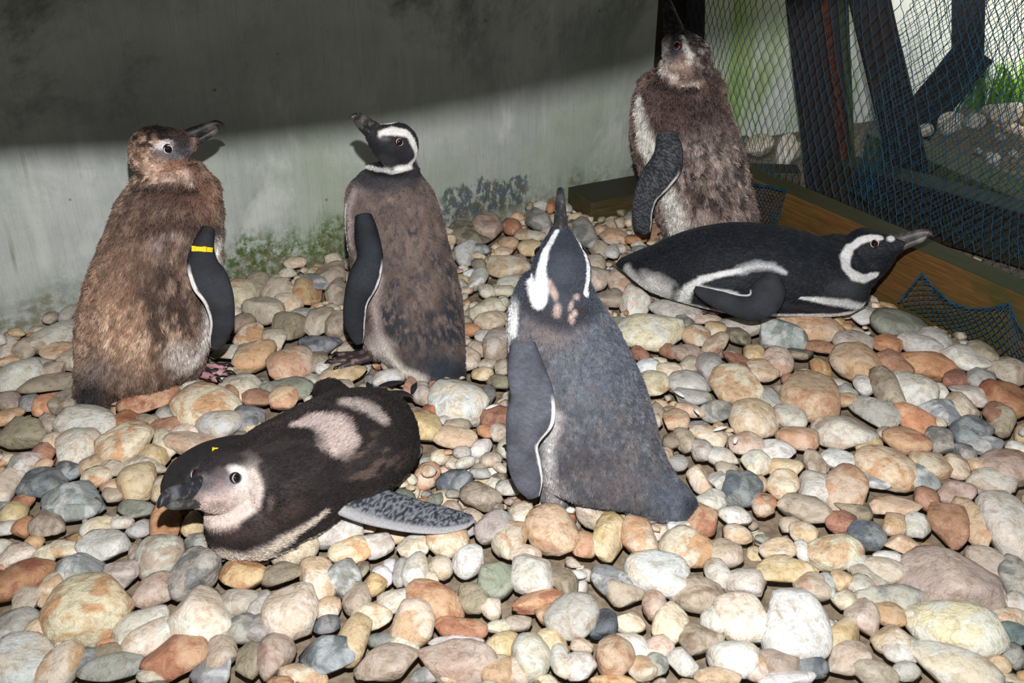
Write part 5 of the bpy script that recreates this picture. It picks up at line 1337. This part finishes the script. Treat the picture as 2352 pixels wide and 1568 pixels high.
def rock(px, py, rx, ry, code, label, seed):
    C = at_z(px, py, .05); k = mpp(C); P, F = stone_shape(3, rx * k, rx * k * .8, ry * k, seed, .8)
    me = quick_mesh('rock', P, F, M_STONE); cc = lin(PAL[code])
    add_attrs(me, P + seed, cc, lin(SECOND[code][0]), .3)
    o = bpy.data.objects.new('rock', me); o.location = C; scene.collection.objects.link(o); tag(o, label, 'rock')
rock(2300, 262, 44, 26, 'W', 'pale rock outside nearest the right grass tuft', 901)
rock(2362, 272, 20, 20, 't', 'tan rock outside at the end of the row of rocks', 902)
rock(2180, 285, 30, 28, 'W', 'pale pointed rock outside beside the dark brace', 903)
rock(2235, 278, 26, 18, 'w', 'small grey-white rock outside between the two pale rocks', 904)
rock(1745, 335, 34, 24, 'c', 'cream rock outside behind the tall penguin', 905)
rock(1812, 345, 30, 36, 'W', 'tall white rock outside left of the broad post', 906)
rock(2120, 300, 24, 16, 'w', 'low white rock outside at the foot of the brace', 907)

# moulted feathers lying on the pebbles
M_FDARK = mat_plain('dark_feather', (40, 42, 48), .6, .3, 90); M_FWHITE = mat_plain('white_feather', (220, 218, 216), .6, .1, 90)
def feather(px, py, yaw, ln, mat, label, group):
    c = at_z(px, py, .030); V = []; F = []; n = 9
    for i in range(n):
        t = i / (n - 1); w = ln * .16 * math.sin(math.pi * (t * .86 + .10)) ; x = (t - .5) * ln; h = .004 * math.sin(math.pi * t)
        V += [(x, -w + .03 * ln * math.sin(t * 2), h * .4), (x, 0, h + .0012), (x, w + .03 * ln * math.sin(t * 2), h * .4)]
    for i in range(n - 1):
        for k in (0, 1): F.append((i * 3 + k, i * 3 + k + 1, i * 3 + k + 4, i * 3 + k + 3))
    V = np.array(V) @ rotz(yaw).T + c; V[:, 2] += 0
    o = mesh_from('feather', V, F, mat, origin=c); tag(o, label, 'feather', group)
for (x, y, a, l) in ((900, 882, .3, .05), (925, 905, -.5, .045), (872, 902, .9, .04), (890, 922, -.2, .05), (952, 890, 1.4, .035), (850, 888, 2.0, .035)):
    feather(x, y, a, l, M_FDARK, 'small dark moulted feather on the pebbles behind the dark sprawled penguin', 'dark moulted feathers')
for (x, y, a, l) in ((1655, 985, .4, .028), (1690, 1010, 1.2, .024), (1560, 905, 2.2, .026), (1130, 935, .5, .026), (1600, 945, 1.9, .02)):
    feather(x, y, a, l, M_FWHITE, 'tiny white down feather caught among the pebbles beside the slate-grey penguin', 'white down feathers')
